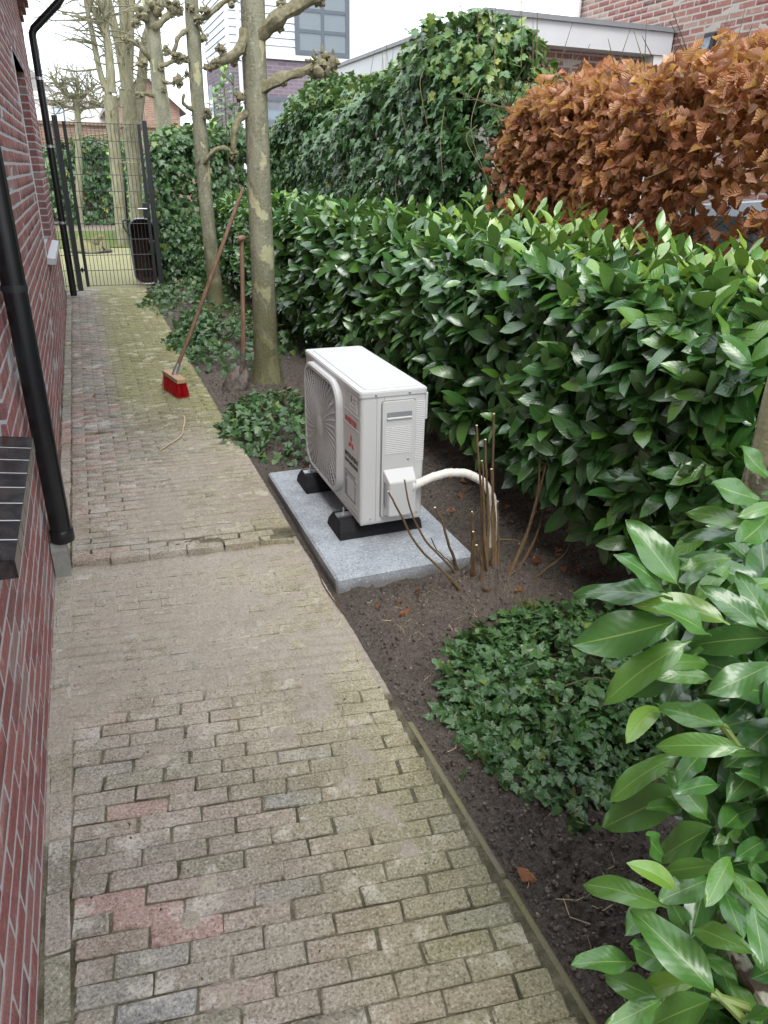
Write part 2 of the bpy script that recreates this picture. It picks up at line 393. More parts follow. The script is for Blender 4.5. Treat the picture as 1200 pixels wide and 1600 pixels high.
# plane bark
def planebark(name, moss_top):
    t = NT(name); p = t.pos(); z = t.n('SeparateXYZ', Vector=p).outputs['Z']
    n1 = t.noise(1.0, 4, t.pos((7, 7, 3.2)), .5, 0, .5); n2 = t.noise(1.0, 4, t.pos((14, 14, 6)), .5, 0, .3); n3 = t.noise(60, 5, p, .75); n4 = t.noise(1.0, 4, t.pos((25, 25, 70)))
    c = t.mix(t.ramp(n3, [(.3, 0.0), (.7, 1.0)]), (.115, .115, .075), (.29, .285, .205)); c = t.mix(t.ramp(n2, [(.50, 0.0), (.58, .5)]), c, (.30, .295, .215))
    pat = t.ramp(t.math('ADD', n1, t.math('MULTIPLY', t.math('SUBTRACT', n3, .5), .05)), [(.585, 0.0), (.61, 1.0)]); c = t.mix(t.math('MULTIPLY', pat, .85), c, t.mix(n3, (.36, .36, .19), (.52, .50, .32)))
    c = t.mix(t.ramp(t.noise(48, 2, p), [(.66, 0.0), (.70, .8)]), c, (.42, .40, .31))
    mo = t.ramp(t.math('ADD', t.math('DIVIDE', z, moss_top), t.math('MULTIPLY', t.math('SUBTRACT', n2, .5), .8)), [(.35, .75), (1.0, 0.0)])
    c = t.mix(mo, c, t.mix(n3, (.055, .055, .02), (.14, .135, .055)))
    h = t.math('ADD', t.math('MULTIPLY', pat, -.6), t.math('ADD', n3, n4))
    MAT[name] = t.done(c, .85, t.bump(h, .5, .008), .25)
planebark('plane_bark', 1.1)
def bark(name, a, b, st=(30, 30, 7), bump=.7):
    t = NT(name); n1 = t.noise(1.0, 5, t.pos(st)); n2 = t.noise(5, 3, t.pos())
    MAT[name] = t.done(t.mix(t.math('MULTIPLY', n2, .6), t.ramp(n1, [(.3, a), (.7, b)]), (.16, .16, .07)), .88, t.bump(n1, bump, .008), .2)
bark('knob_bark', (.10, .085, .055), (.30, .27, .19), (40, 40, 40)); bark('grey_bark', (.15, .14, .10), (.34, .32, .235)); bark('twig_bark', (.06, .045, .035), (.15, .11, .08), (60, 60, 60))
bark('stem_bark', (.06, .032, .022), (.22, .105, .062), (120, 120, 40)); bark('hedge_stem', (.03, .025, .02), (.09, .075, .055)); bark('vine', (.09, .06, .04), (.20, .14, .09), (60, 60, 60))
simple('green_shoot', (.16, .22, .05), .5); simple('beige_mortar', (.40, .37, .33), .95, .15, var=.2, scale=60, bump=.5, bscale=150); simple('cut_wood', (.72, .58, .36), .8, .2); simple('dry_twig', (.52, .40, .25), .8, .2)
t = NT('lichen_bark'); p = t.pos(); n1 = t.noise(70, 4, p); n2 = t.noise(26, 3, p)
MAT['lichen_bark'] = t.done(t.mix(t.ramp(n2, [(.46, 0.0), (.52, .9)]), t.mix(n1, (.05, .04, .03), (.14, .11, .085)), (.42, .42, .33)), .9, t.bump(n1, .8, .006), .2)
# leaves: attribute leaf = (across, along, tint)
def leafmat(name, ramp, rib, ribw, rough, vein, back, spec=.5, trans=.12, kind='rib', bump=.35, lat=.16, coat=0.0):
    t = NT(name); v = t.n('SeparateXYZ', Vector=t.attr('leaf').outputs['Vector']); u, w_, ti = v.outputs
    au = t.math('ABSOLUTE', u); p = t.pos()
    c = t.ramp(ti, ramp); blot = t.noise(30, 3, p)
    c = t.mix(t.math('MULTIPLY', blot, .45), c, t.mix(1.0, c, (.6, .66, .55), 'MULTIPLY'))
    if kind == 'rib':
        ph = t.math('SUBTRACT', t.math('MULTIPLY', w_, vein), t.math('MULTIPLY', au, 2.2))
        s = t.math('SINE', t.math('MULTIPLY', ph, 6.2832)); h = t.math('MULTIPLY', s, -.5)
        latv = t.math('MULTIPLY', t.ramp(s, [(.92, 0.0), (1.0, lat)]), t.ramp(au, [(.7, 1.0), (.95, 0.0)]))
        c = t.mix(latv, c, rib); m = t.ramp(au, [(ribw*.5, 1.0), (ribw*1.6, 0.0)]); c = t.mix(t.math('MULTIPLY', m, .8), c, rib)
        h = t.math('ADD', h, t.math('MULTIPLY', m, -1.2))
    else:
        q = None
        for k in (0.0, .85, -.85, 2.6, -2.6):
            d = t.math('DIVIDE', t.math('ABSOLUTE', t.math('SUBTRACT', u, t.math('MULTIPLY', w_, k))), math.sqrt(1+k*k))
            q = d if q is None else t.math('MINIMUM', q, d)
        m = t.ramp(q, [(.012, 1.0), (.05, 0.0)]); c = t.mix(t.math('MULTIPLY', m, .5), c, rib); h = t.math('MULTIPLY', m, -1.0)
    bf = t.n('NewGeometry').outputs['Backfacing']; c = t.mix(t.math('MULTIPLY', bf, .75), c, back)
    nm = t.bump(h, bump, .004); r = t.math('ADD', t.math('MULTIPLY', bf, .25), t.math('ADD', rough, t.math('MULTIPLY', blot, .16)))
    b = t.n('BsdfPrincipled'); t.set(b, 'Base Color', c); t.set(b, 'Roughness', r); t.set(b, 'Specular IOR Level', spec); t.set(b, 'Normal', nm); t.set(b, 'Coat Weight', coat); t.set(b, 'Coat Roughness', .16)
    tr = t.n('BsdfTranslucent'); t.set(tr, 'Color', t.mix(1.0, c, (1.6, 1.7, .7), 'MULTIPLY')); mxs = t.n('MixShader'); mxs.inputs[0].default_value = trans
    t.t.links.new(b.outputs[0], mxs.inputs[1]); t.t.links.new(tr.outputs[0], mxs.inputs[2]); t.t.links.new(mxs.outputs[0], t.o.inputs[0]); MAT[name] = t.m
GREEN = [(0.0, (.024, .080, .022)), (.45, (.055, .165, .036)), (.7, (.13, .28, .04)), (1.0, (.28, .42, .05))]
leafmat('laurel', GREEN, (.14, .24, .08), .04, .24, 9.0, (.075, .13, .05), spec=.8, bump=.12, lat=.06, coat=.4, trans=.2)
leafmat('laurel_near', [(0.0, (.024, .085, .022)), (.45, (.05, .155, .034)), (.7, (.09, .22, .036)), (1.0, (.19, .33, .04))], (.26, .38, .10), .03, .25, 9.0, (.085, .16, .05), spec=.7, bump=.06, lat=.03, coat=.3, trans=.2)
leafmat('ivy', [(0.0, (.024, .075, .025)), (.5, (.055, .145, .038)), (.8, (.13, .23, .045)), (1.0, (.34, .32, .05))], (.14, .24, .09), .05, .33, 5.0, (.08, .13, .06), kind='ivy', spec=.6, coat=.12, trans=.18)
leafmat('beech', [(0.0, (.15, .052, .024)), (.4, (.38, .14, .060)), (.75, (.57, .265, .14)), (1.0, (.76, .53, .40))], (.50, .22, .11), .05, .40, 8.0, (.60, .34, .22), .6, .28, bump=.9)
t = NT('grass'); n = t.noise(9, 4, t.pos()); n2 = t.noise(150, 3, t.pos()); MAT['grass'] = t.done(t.mix(n2, t.mix(n, (.05, .10, .02), (.15, .20, .05)), (.16, .19, .06)), .9, t.bump(n2, 1, .03), .2)
t = NT('mossy_yard'); p = t.pos(); n = t.noise(2.2, 4, p); n2 = t.noise(60, 4, p); br = t.n('TexBrick', Vector=p, Scale=6.0); br.inputs['Color1'].default_value = (.24, .235, .12, 1); br.inputs['Color2'].default_value = (.20, .19, .11, 1); br.inputs['Mortar'].default_value = (.10, .10, .04, 1)
MAT['mossy_yard'] = t.done(t.mix(t.math('MULTIPLY', n, .6), br.outputs[0], t.mix(n2, (.22, .21, .12), (.36, .34, .2))), .95, t.bump(n2, .6, .01), .2)
def farbrick(name, c1, c2, mo, sc):
    t = NT(name); tcn = t.n('TexCoord').outputs['Object']; sp_ = t.n('SeparateXYZ', Vector=tcn); cb = t.n('CombineXYZ'); t.t.links.new(t.math('ADD', sp_.outputs[0], sp_.outputs[1]), cb.inputs[0]); t.t.links.new(sp_.outputs[2], cb.inputs[1])
    br = t.n('TexBrick', Vector=cb.outputs[0], Scale=sc); br.inputs['Color1'].default_value = (*c1, 1); br.inputs['Color2'].default_value = (*c2, 1); br.inputs['Mortar'].default_value = (*mo, 1); br.inputs['Mortar Size'].default_value = .016
    br.inputs['Brick Width'].default_value = .44; br.inputs['Row Height'].default_value = .14
    MAT[name] = t.done(t.mix(t.math('MULTIPLY', t.noise(3, 4, t.pos()), .5), br.outputs[0], c2), .9, t.bump(br.outputs[1], -.4, .01), .2)
farbrick('purple_brick', (.13, .10, .13), (.20, .16, .19), (.24, .23, .25), 2.0); farbrick('garden_brick', (.18, .10, .07), (.28, .18, .13), (.3, .27, .23), 2.0); farbrick('orange_brick', (.28, .11, .06), (.36, .17, .10), (.4, .33, .27), 2.0)
t = NT('label_print'); p = t.pos((900, 900, 300)); n = t.noise(1.0, 2, p); zl = t.n('SeparateXYZ', Vector=t.pos()).outputs['Z']
lines = t.ramp(t.math('SINE', t.math('MULTIPLY', zl, 6.2832*120)), [(.45, 0.0), (.6, 1.0)]); m = t.math('MULTIPLY', lines, t.ramp(n, [(.36, 0.0), (.44, 1.0)]))
MAT['label_print'] = t.done(t.mix(t.math('MULTIPLY', m, .75), (.70, .70, .69), (.10, .10, .11)), .45)

# ================================================================== SETTING
UP = .032                                                   # the far half of the path lies this much higher
def skew(y): return np.interp(y, [0, 2.5, 2.97, 4.2, 8.0], [-.165, -.14, -.085, -.04, 0.0])
def sheet(name, xs, ys, zf, mat, parent=None, yf=None, colf=None):
    X, Y = np.meshgrid(xs, ys)
    if yf is not None: Y = yf(X, Y)
    Z = zf(X, Y); n, m = X.shape
    V = np.stack([X, Y, Z], -1).reshape(-1, 3); i = np.arange((n-1)*(m-1)); r, c = i//(m-1), i % (m-1); a = r*m+c
    Fq = np.stack([a, a+1, a+m+1, a+m], 1)
    me = bpy.data.meshes.new(name); me.vertices.add(len(V)); me.loops.add(Fq.size); me.polygons.add(len(Fq))
    me.vertices.foreach_set('co', V.ravel().astype(np.float32)); me.loops.foreach_set('vertex_index', Fq.ravel().astype(np.int32))
    me.polygons.foreach_set('loop_start', (np.arange(len(Fq))*4).astype(np.int32)); me.polygons.foreach_set('use_smooth', [True]*len(Fq))
    C = np.zeros((len(V), 4)); C[:, 3] = 1
    if colf is not None:
        r_, g_ = colf(X, Y, Z); C[:, 0] = np.asarray(r_).ravel(); C[:, 1] = np.asarray(g_).ravel()
    at = me.attributes.new('Col', 'FLOAT_COLOR', 'POINT'); at.data.foreach_set('color', C.ravel().astype(np.float32))
    me.materials.append(mat); me.update(calc_edges=True)
    return link(name, me, parent)
g = MB(); g.add([(-150, -80, -.09), (150, -80, -.09), (150, 300, -.09), (-150, 300, -.09)], [(0, 1, 2, 3)])
tag(g.build('ground', MAT['soil']), kind='structure')

# ---- pavers
def piece_var(Lx, Ly, Lz, ch, col, seed, jit=.0012):
    m = MB(); m.box((-Lx/2, -Ly/2, -Lz), (Lx/2, Ly/2, 0), ch=ch)
    r = np.random.default_rng(seed); v = np.array(m.v)+r.normal(0, jit, (len(m.v), 3))
    return Var(v, m.f, np.tile(col, (len(v), 1)), smooth=False)
PC = [(.37, .335, .28), (.34, .31, .26), (.39, .345, .295), (.36, .34, .31), (.32, .30, .23), (.40, .33, .285), (.47, .31, .275), (.50, .345, .31), (.37, .30, .25), (.335, .335, .33)]
BW, BL, PITCH = .0520, .1555, .0548
PV = [piece_var(BL, BW, .05, .0034, c, i, .0016) for i, c in enumerate(PC)]+[piece_var(BL/2-.002, BW, .05, .0034, c, 50+i, .0016) for i, c in enumerate(PC)]
path = link('path', None); path['kind'] = 'structure'
which, mats = [], []
R = np.random.default_rng(3)
def paver_row(yk, z0, mess=0.0, odd=0):
    s = float(skew(yk)); x = -.238; xe = .722; first = True
    while x < xe-.03:
        ln = BL
        if first and odd: ln = BL/2-.002
        if x+ln > xe+.03: ln = BL/2-.002
        xc = x+ln/2; first = False; x += ln+.0042
        left = max(0, 1-(xc+.24)/(.30 if z0 == 0 else .45))
        pink = R.random() < (.5*left if z0 == 0 else .75*left*(1.0 if 2.9 < yk < 5.2 else .25))
        c = R.choice([6, 7, 8]) if pink else R.choice([0, 1, 2, 3, 4, 5, 9], p=[.22, .2, .16, .12, .14, .1, .06])
        if xc > .62 and R.random() < .6: c = 4
        a = math.atan(s)+R.normal(0, .008+mess*.05); M = np.eye(4)
        M[:2, 0] = (math.cos(a), math.sin(a)); M[:2, 1] = (-math.sin(a), math.cos(a))
        tx, ty = R.normal(0, .008+.05*mess, 2); M[2, 0] = tx; M[2, 1] = ty
        M[:3, 3] = (xc+R.normal(0, .001), yk+s*(xc+.24)+R.normal(0, .001+mess*.012), z0+R.normal(0, .0012+mess*.006))
        mats.append(M); which.append(c+(len(PC) if ln < .1 else 0))
k = 0; y = .42
while y < 2.93: paver_row(y, 0.0, 0, k % 2); y += PITCH; k += 1
y = 2.995; n = 0
while y < 11.0: paver_row(y, UP, .35 if n < 1 else (.2 if n < 3 else 0.0), k % 2); y += PITCH; k += 1; n += 1
repeat(path, 'brick', 'paving', PV, np.array(which), np.array(mats), MAT['paver'])
# edge course laid lengthwise along the wall
which, mats = [], []; y = .40
while y < 10.7:
    z0 = 0 if y < 2.9 else UP; c = R.choice([0, 1, 3, 2, 4]) if not 3.1 < y < 5.0 else R.choice([6, 7, 6, 5])
    M = np.eye(4); M[:3, 0] = (0, 1, 0); M[:3, 1] = (-1.02, 0, 0); M[:3, 3] = (-.272+R.normal(0, .0012), y+BL/2, z0+R.normal(0, .0015)); mats.append(M); which.append(c); y += BL+.004
edge = link('edging_course', None); edge['kind'] = 'structure'
repeat(edge, 'edging_stone', 'far_edging', PV, np.array(which), np.array(mats), MAT['paver'])
# sand and joint dirt
def G(x, y, cx, cy, r, ry=None): return np.exp(-((x-cx)/r)**2-((y-cy)/(ry or r))**2)
spots = [(gnd(*q), r) for q, r in (((330, 1380), .04), ((345, 1480), .035), ((380, 1385), .035), ((560, 1190), .06), ((570, 1130), .05), ((490, 1110), .07), ((600, 1060), .06), ((545, 1225), .03), ((565, 1260), .03), ((600, 1275), .05), ((430, 1400), .035), ((300, 1440), .03), ((450, 1350), .03), ((520, 1090), .05), ((640, 1330), .035), ((350, 1560), .04), ((250, 1180), .05), ((440, 1150), .05))]
def cov_low(x, y):
    n = fbm(x*9, y*9, 3); n2 = fbm(x*2.6, y*2.6, 11)
    c = sstep(1.72, 2.15, y+.55*(n2-.5)-.12*np.clip(x-.3, 0, 1))*(1-.45*sstep(.45, .75, x))
    c = np.maximum(c, sstep(1.15, 1.9, y+.4*(n2-.5))*sstep(-.232, -.25, x)*.9)
    p = 0
    for q, r in spots: p = p+G(x, y, q[0], q[1], r)*1.1
    return np.clip(np.maximum(c, p*(.35+1.2*n))+.10*(n-.5)+.25*sstep(1.6, 2.3, y), 0, 1.3)
def rowline(x, y, y0):
    f = np.abs(((y-skew(y)*(x+.24)-y0)/PITCH) % 1.0-.5)*PITCH; return np.exp(-(f/.0075)**2)
def z_low(x, y):
    c = cov_low(x, y); n = fbm(x*38, y*38, 5, 3); n2 = fbm(x*8, y*8, 9)
    return -.0040+.002*(n-.5)+sstep(.25, 1.0, c)*(.0056+.006*(n-.5)+.012*(n2-.5))-.0035*rowline(x, y, .42)*sstep(.3, .8, c)*fbm(x*6, y*6, 83)*1.4
sheet('sand_low', np.arange(-.309, .745, .008), np.arange(.30, 3.02, .008), z_low, MAT['sand'], None, None,
      lambda x, y, z: (np.clip(sstep(.12, .5, cov_low(x, y))-.55*rowline(x, y, .42)*fbm(x*5, y*5, 85)*sstep(.65, .35, fbm(x*2.5, y*2.5, 19)), 0, 1), np.clip(.25*sstep(.35, .7, x)+.6*(fbm(x*3, y*3, 8)-.5), 0, 1)))
def cov_up(x, y):
    n = fbm(x*9, y*9, 23); n2 = fbm(x*2.2, y*2.2, 31)
    c = (1-sstep(3.9, 5.0, y+.9*(n2-.5)))*sstep(-.12, .12, x+.35*(n2-.5)+.18*sstep(3.6, 3.05, y))*(.62+.5*n)
    return np.clip(c*sstep(2.98, 3.25, y-skew(y)*(x+.24))*1.08+.2*(n-.5), 0, 1)
def z_up(x, y):
    c = cov_up(x, y); n = fbm(x*35, y*35, 5, 3)
    return UP-.0044+.002*(n-.5)+sstep(.3, .95, c)*(.0052+.006*(n-.5)+.009*(fbm(x*7, y*7, 77)-.5))-.003*rowline(x, y, 2.995)*sstep(.3, .8, c)
sheet('sand_up', np.arange(-.309, .735, .0095), np.concatenate([np.arange(2.985, 5.2, .0095), np.arange(5.2, 11.02, .03)]), z_up, MAT['sand'], None,
      lambda x, y: y+skew(y)*(x+.24), lambda x, y, z: (np.clip(sstep(.15, .55, cov_up(x, y))-.6*rowline(x, y, 2.995)*fbm(x*5, y*5, 87), 0, 1), .22+.6*sstep(.1, .7, x)*fbm(x*4, y*4, 71)))
for nm in ('sand_low', 'sand_up'):
    o = bpy.data.objects[nm]; o.name = 'sand'; WM[o.name] = WM[nm]
    tag(o, 'pale loose sand spread over the near half of the paving' if nm == 'sand_low' else 'brown sandy dirt dusted over the raised half of the paving', 'sand', kind='stuff')
# concrete edging on the garden side
kb = thing('path_kerb', (.745, 1.2, 0), 'narrow mossy concrete kerb between the paving and the dark soil bed', 'kerb')
for i, (a, b) in enumerate(((.1, 1.02), (1.025, 1.62), (3.66, 5.2), (5.205, 6.7), (6.705, 8.2), (8.205, 10.9))):
    m = MB(); z = -.009 if b < 3 else UP-.016; m.box((.730, a, -.08), (.760, b, z), ch=.007); m.build('kerb_stone', MAT['kerb'], kb)

# ---- garden bed
def dry(x, y):
    d = 1.0*G(x, y, 1.38, 2.2, .26)+.75*G(x, y, 1.0, 2.15, .28, .2)+.55*G(x, y, .86, 1.75, .12, .35)+.5*G(x, y, 1.15, 1.95, .2)+.45*G(x, y, .85, 5.3, .16, .9)+.35*G(x, y, .8, 4.0, .1, .6)+.35*G(x, y, .8, 8, .15, 2.5)+.3*G(x, y, 1.28, 1.02, .2)+.35*G(x, y, .78, 1.3, .05, .4)
    return np.clip(d*(.5+.9*fbm(x*6, y*6, 41)), 0, 1)
def z_bed(x, y):
    b = -.016+.034*sstep(2.5, 3.7, y); n = fbm(x*5, y*5, 51); f = fbm(x*26, y*26, 61, 3); v = vnoise(x*70, y*70, 5)
    ed = sstep(.765, .86, x)
    z = b+ed*(.012+.055*(n-.5)+.05*(f-.5)+.016*(v-.5)+.010*(vnoise(x*120, y*120, 6)-.5))+.055*G(x, y, 1.40, 2.28, .15)*(.6+.8*f)+.05*sstep(1.7, 2.4, x)+.03*G(x, y, 1.3, 1.05, .2)
    return np.where((x > .75) & (x < 1.42) & (y > 2.40) & (y < 3.66), np.minimum(z, .0+.012*(f-.3)+b*.2), z)
bed_y = np.concatenate([np.arange(.1, 3.0, .007), np.arange(3.0, 6.2, .02), np.arange(6.2, 11.4, .05)])
bed = sheet('garden_bed', np.concatenate([np.arange(.735, 1.75, .007), np.arange(1.75, 4.2, .06)]), bed_y, z_bed, MAT['soil'], None, None, lambda x, y, z: (dry(x, y), 0*x))
bed['kind'] = 'structure'
def clod(seed):
    m = MB(); m.blob((0, 0, 0), 1, seed, 6, 4, .5, (1, .8, .6)); return Var(m.v, m.f, np.full((len(m.v), 3), 1), False)
cv = [clod(i) for i in range(4)]; N = 30000
px = .768+1.25*R.random(N)**1.2; py = .3+5.5*R.random(N)**1.6
ok = ~((px > .755) & (px < 1.41) & (py > 2.41) & (py < 3.655)); px, py = px[ok], py[ok]; N = len(px)
sz = .0018+.0075*R.random(N)**3.5; P = np.stack([px, py, z_bed(px, py)+sz*.2], 1)
M = frames(P, unit(R.normal(size=(N, 3))), R.normal(size=(N, 3)), sz)
ob = link('soil_crumbs', merged_mesh('soil_crumbs', cv, R.integers(0, 4, N), M, MAT['clod'])); tag(ob, 'small dark crumbs of loose earth scattered over the planting bed', 'soil crumbs', kind='stuff')
# sand grains and grit scattered on the paving
N = 700; px = -.3+1.03*R.random(N); py = .6+3.6*R.random(N); s_ = .0010+.0034*R.random(N)**5
zz = np.where(py-skew(py)*(px+.24) < 2.96, np.maximum(0, z_low(px, py)), np.maximum(UP, z_up(px, py)))
M = frames(np.stack([px, py, zz+s_*.3], 1), unit(R.normal(size=(N, 3))), R.normal(size=(N, 3)), s_)
ob = link('grit', merged_mesh('grit', cv, R.integers(0, 4, N), M, MAT['soil'])); tag(ob, 'dark grit and crumbs strewn over the paving', 'grit', kind='stuff')

# ---- yard beyond the gate
def flat(name, x0, x1, y0, y1, z, mat):
    m = MB(); m.add([(x0, y0, z), (x1, y0, z), (x1, y1, z), (x0, y1, z)], [(0, 1, 2, 3)]); o = m.build(name, MAT[mat]); o['kind'] = 'structure'; return o
flat('yard_paving', -6, 4.2, 11.0, 16.9, .026, 'mossy_yard')
sheet('lawn', np.arange(-6, 5, .25), np.arange(16.9, 21.5, .25), lambda x, y: .03+.03*fbm(x*2, y*2, 4), MAT['grass'])['kind'] = 'structure'
flat('back_border', -8, 8, 21.4, 25.0, .02, 'soil'); flat('driveway', 3.4, 30, -5, 40, -.05, 'concrete')

# ---- brick laying
def lay(parent, piece, rest, org, ux, uz, nrm, W, Hh, cols, p, pitch=.0675, bl=.207, jt=.009, bh=.0565, dep=.03, proud=.0012, holes=(), limit=300, seed=1):
    """running bond on a plane: org + u*ux + v*uz, pieces stand `proud` of the mortar"""
    rr = np.random.default_rng(seed); ux, uz, nrm = (np.array(q, float) for q in (ux, uz, nrm)); vs = [piece_var(1, 1, 1, .0, c, 7) for c in cols]
    base = []
    for i, c in enumerate(cols):
        m = MB(); m.box((-bl/2, -bh/2, -dep), (bl/2, bh/2, 0), ch=.0035); q = np.array(m.v)+np.random.default_rng(i).normal(0, .0009, (len(m.v), 3)); base.append(Var(q, m.f, np.tile(c, (len(q), 1)), False))
    wh, ms = [], []; v = pitch/2; r = 0
    while v < Hh:
        u = -(bl+jt)*(.5*(r % 2))-rr.random()*.004
        while u < W:
            a, b = max(u, 0), min(u+bl, W); segs = [(a, b)]
            for (h0, h1, g0, g1) in holes:
                if g0 < v < g1:
                    ns = []
                    for (a_, b_) in segs:
                        if b_ <= h0 or a_ >= h1: ns.append((a_, b_)); continue
                        if a_ < h0: ns.append((a_, h0))
                        if b_ > h1: ns.append((h1, b_))
                    segs = ns
            for a_, b_ in segs:
                if b_-a_ > .03:
                    M_ = np.eye(4); M_[:3, 0] = ux*((b_-a_)/bl); M_[:3, 1] = uz; M_[:3, 2] = nrm*(1)
                    M_[:3, 3] = np.array(org)+ux*(a_+b_)/2+uz*(v+rr.normal(0, .0008))+nrm*(proud+rr.normal(0, .0006)); ms.append(M_); wh.append(rr.choice(len(cols), p=p))
            u += bl+jt
        v += pitch; r += 1
    repeat(parent, piece, rest, base, np.array(wh), np.array(ms), MAT['wall_brick'], limit)
WX = -.308
RED = [(.24, .075, .075), (.285, .10, .095), (.20, .062, .066), (.28, .125, .12), (.17, .07, .075), (.27, .19, .185)]
house = thing('brick_house', (-1.5, 4, 0), 'red brick house wall with pale joints and two windows beside the path', 'house')
NW, FW = (1.60, 2.47, .775, 2.25), (6.95, 8.72, .86, 2.36)       # window openings (y0, y1, z0, z1)
m = MB(); ys = [-1.5, NW[0], NW[1], FW[0], FW[1], 10.55]
for i in range(5):
    a, b = ys[i], ys[i+1]
    if i in (1, 3):
        h = NW if i == 1 else FW; m.box((WX-.3, a, -.1), (WX, b, h[2]-.03)); m.box((WX-.3, a, h[3]), (WX, b, 3.35))
    else: m.box((WX-.3, a, -.1), (WX, b, 3.35))
m.box((-5, 10.25, -.1), (WX-.3, 10.55, 3.35))
wall = m.build('wall', MAT['mortar'], house)
Z0 = -.055
lay(wall, 'brick', 'brickwork', (WX, -1.5, Z0), (0, 1, 0), (0, 0, 1), (1, 0, 0), 12.05, 3.35-Z0, RED, [.26, .26, .14, .16, .1, .08],
    holes=((NW[0]+1.5, NW[1]+1.5, NW[2]-Z0, NW[3]-Z0), (FW[0]+1.5, FW[1]+1.5, FW[2]-Z0, FW[3]-Z0)))
def jamb(y, z0, z1, sgn, seed):
    rr = np.random.default_rng(seed); v = Z0+.0675/2
    while v < z1:
        if v > z0+.02:
            m = MB(); c = RED[rr.integers(0, 6)]; m.box((WX-.105, y-sgn*.003, v-.028), (WX+.003, y+sgn*.05, v+.028), ch=.0035)
            va = Var(m.v, m.f, np.tile(c, (len(m.v), 1)), False); me = va.mesh('brick', MAT['wall_brick']); link('brick', me, wall)
        v += .0675
jamb(NW[1], NW[2], NW[3], 1, 4); jamb(FW[1], FW[2], FW[3], 1, 5)
for nm, h in (('near', NW), ('far', FW)):
    wd = MB(); xw = WX-.12; a, b, c, d = h
    for q in (((xw-.05, a, c), (xw, b, c+.06)), ((xw-.05, a, d-.06), (xw, b, d)), ((xw-.05, a, c+.06), (xw, a+.06, d-.06)), ((xw-.05, b-.06, c+.06), (xw, b, d-.06))): wd.box(*q, ch=.004)
    fr = wd.build('window', MAT['pvc_white'], house)
    m = MB(); m.box((xw-.035, a+.06, c+.06), (xw-.02, b-.06, d-.06)); m.build('pane', MAT['window_glass'], fr)
    # sloping sill of tiles with pale joints
    js = MB(); x0, x1 = WX-.11, WX+.066; zt, zl = c+.015, c-.012
    js.prism([(x0, zl-.03), (x1-.008, zl-.036), (x1-.008, zl-.003), (x0, zt-.003)][::1] and [(a_, b_) for a_, b_ in ()] or [(zl-.03, x0), (zl-.036, x1-.001), (zl-.0005, x1-.001), (zt-.0005, x0)], 1, a+.004, b-.004)
    si = js.build('sill', MAT['sill_joint'], house)
    nt_ = 8 if nm == 'near' else 16; w_ = (b-a)/nt_
    for i in range(nt_):
        m = MB(); y0, y1 = a+i*w_+.0035, a+(i+1)*w_-.0035
        m.prism([(zl-.04, x0+.002), (zl-.046, x1), (zl, x1), (zt, x0+.002)], 1, y0, y1); m.build('sill_tile', MAT['glazed'] if nm == 'near' else MAT['fascia'], si)  # far tiles coloured pale grey to imitate light reflected off dark glaze
m = MB(); m.tube([(WX+.004, FW[0]-.002, FW[2]), (WX+.004, FW[0]-.002, FW[3])], .0045, 6); m.build('corner_bead', MAT['pvc_white'], house)
m = MB(); m.box((WX-.11, FW[0], FW[3]), (WX+.006, FW[1], FW[3]+.012)); m.build('lintel', MAT['trim_grey'], house)
# corbelled eaves, soffit and roof
for i in range(3):
    m = MB(); m.box((WX-.2, 10.15+.0, 3.02+i*.075), (WX+.03+i*.035, 10.60+i*.03, 3.09+i*.075), ch=.006, col=RED[2])
    v_ = Var(m.v, m.f, np.tile(RED[4], (len(m.v), 1)), False); link('corbel', v_.mesh('corbel', MAT['wall_brick']), house)
m = MB(); m.prism([(3.42, WX-.2), (3.42, .16), (3.50, .20), (5.6, -3.2), (5.5, -3.3)], 1, -1.6, 10.75); rf = m.build('roof', MAT['roof_tile'], house)
m = MB(); m.box((WX-.1, -1.5, 3.35), (.10, 10.70, 3.405)); m.build('soffit', MAT['pvc_white'], rf)
m = MB(); m.prism([(3.43, .115), (3.40, .15), (3.40, .21), (3.46, .25), (3.46, .243), (3.408, .207), (3.408, .153), (3.436, .122)], 1, -1.6, 10.76); m.build('gutter', MAT['anthracite'], rf)
# downpipes
dp = thing('downpipe', (-.253, 2.95, .15), 'black near downpipe standing on a concrete block next to the glazed sill', 'downpipe')
m = MB(); m.tube([(-.253, 2.955, z) for z in np.linspace(.16, 3.42, 12)], .041, 24, cap=True); m.build('pipe', MAT['black_pipe'], dp, True)
m = MB(); m.tube([(-.253, 2.955, .15), (-.253, 2.955, .155), (-.253, 2.955, .20), (-.253, 2.955, .205)], [.044, .047, .047, .044], 24); m.build('collar', MAT['black_pipe'], dp, True)
m = MB(); m.box((-.253+.0345, 2.955-.026, .2), (-.253+.0375, 2.955-.021, 3.3)); m.box((-.259, 2.955-.0425, .2), (-.254, 2.955-.040, 3.3)); m.build('seam', MAT['black_pipe'], dp)
for z in (1.15, 2.6):
    m = MB(); m.tube([(-.253, 2.955, z), (-.253, 2.955, z+.025)], .0435, 24); m.box((WX, 2.945, z+.004), (-.29, 2.965, z+.02)); m.build('bracket', MAT['anthracite'], dp)
m = MB(); m.prism([(2.915, -.04), (2.995, -.04), (2.995, .15), (2.935, .15), (2.915, .12)], 0, -.303, -.243)
gb = m.build('gully_block', MAT['gully']); tag(gb, 'small grey concrete block under the black near downpipe', 'block')
fp = thing('downpipe', (-.205, 10.47, .03), 'black far downpipe with a bent top next to the gate post', 'downpipe')
m = MB(); m.tube([(-.215, 10.47, z) for z in np.linspace(.03, 2.86, 10)], .042, 18); m.build('pipe', MAT['black_pipe'], fp, True)
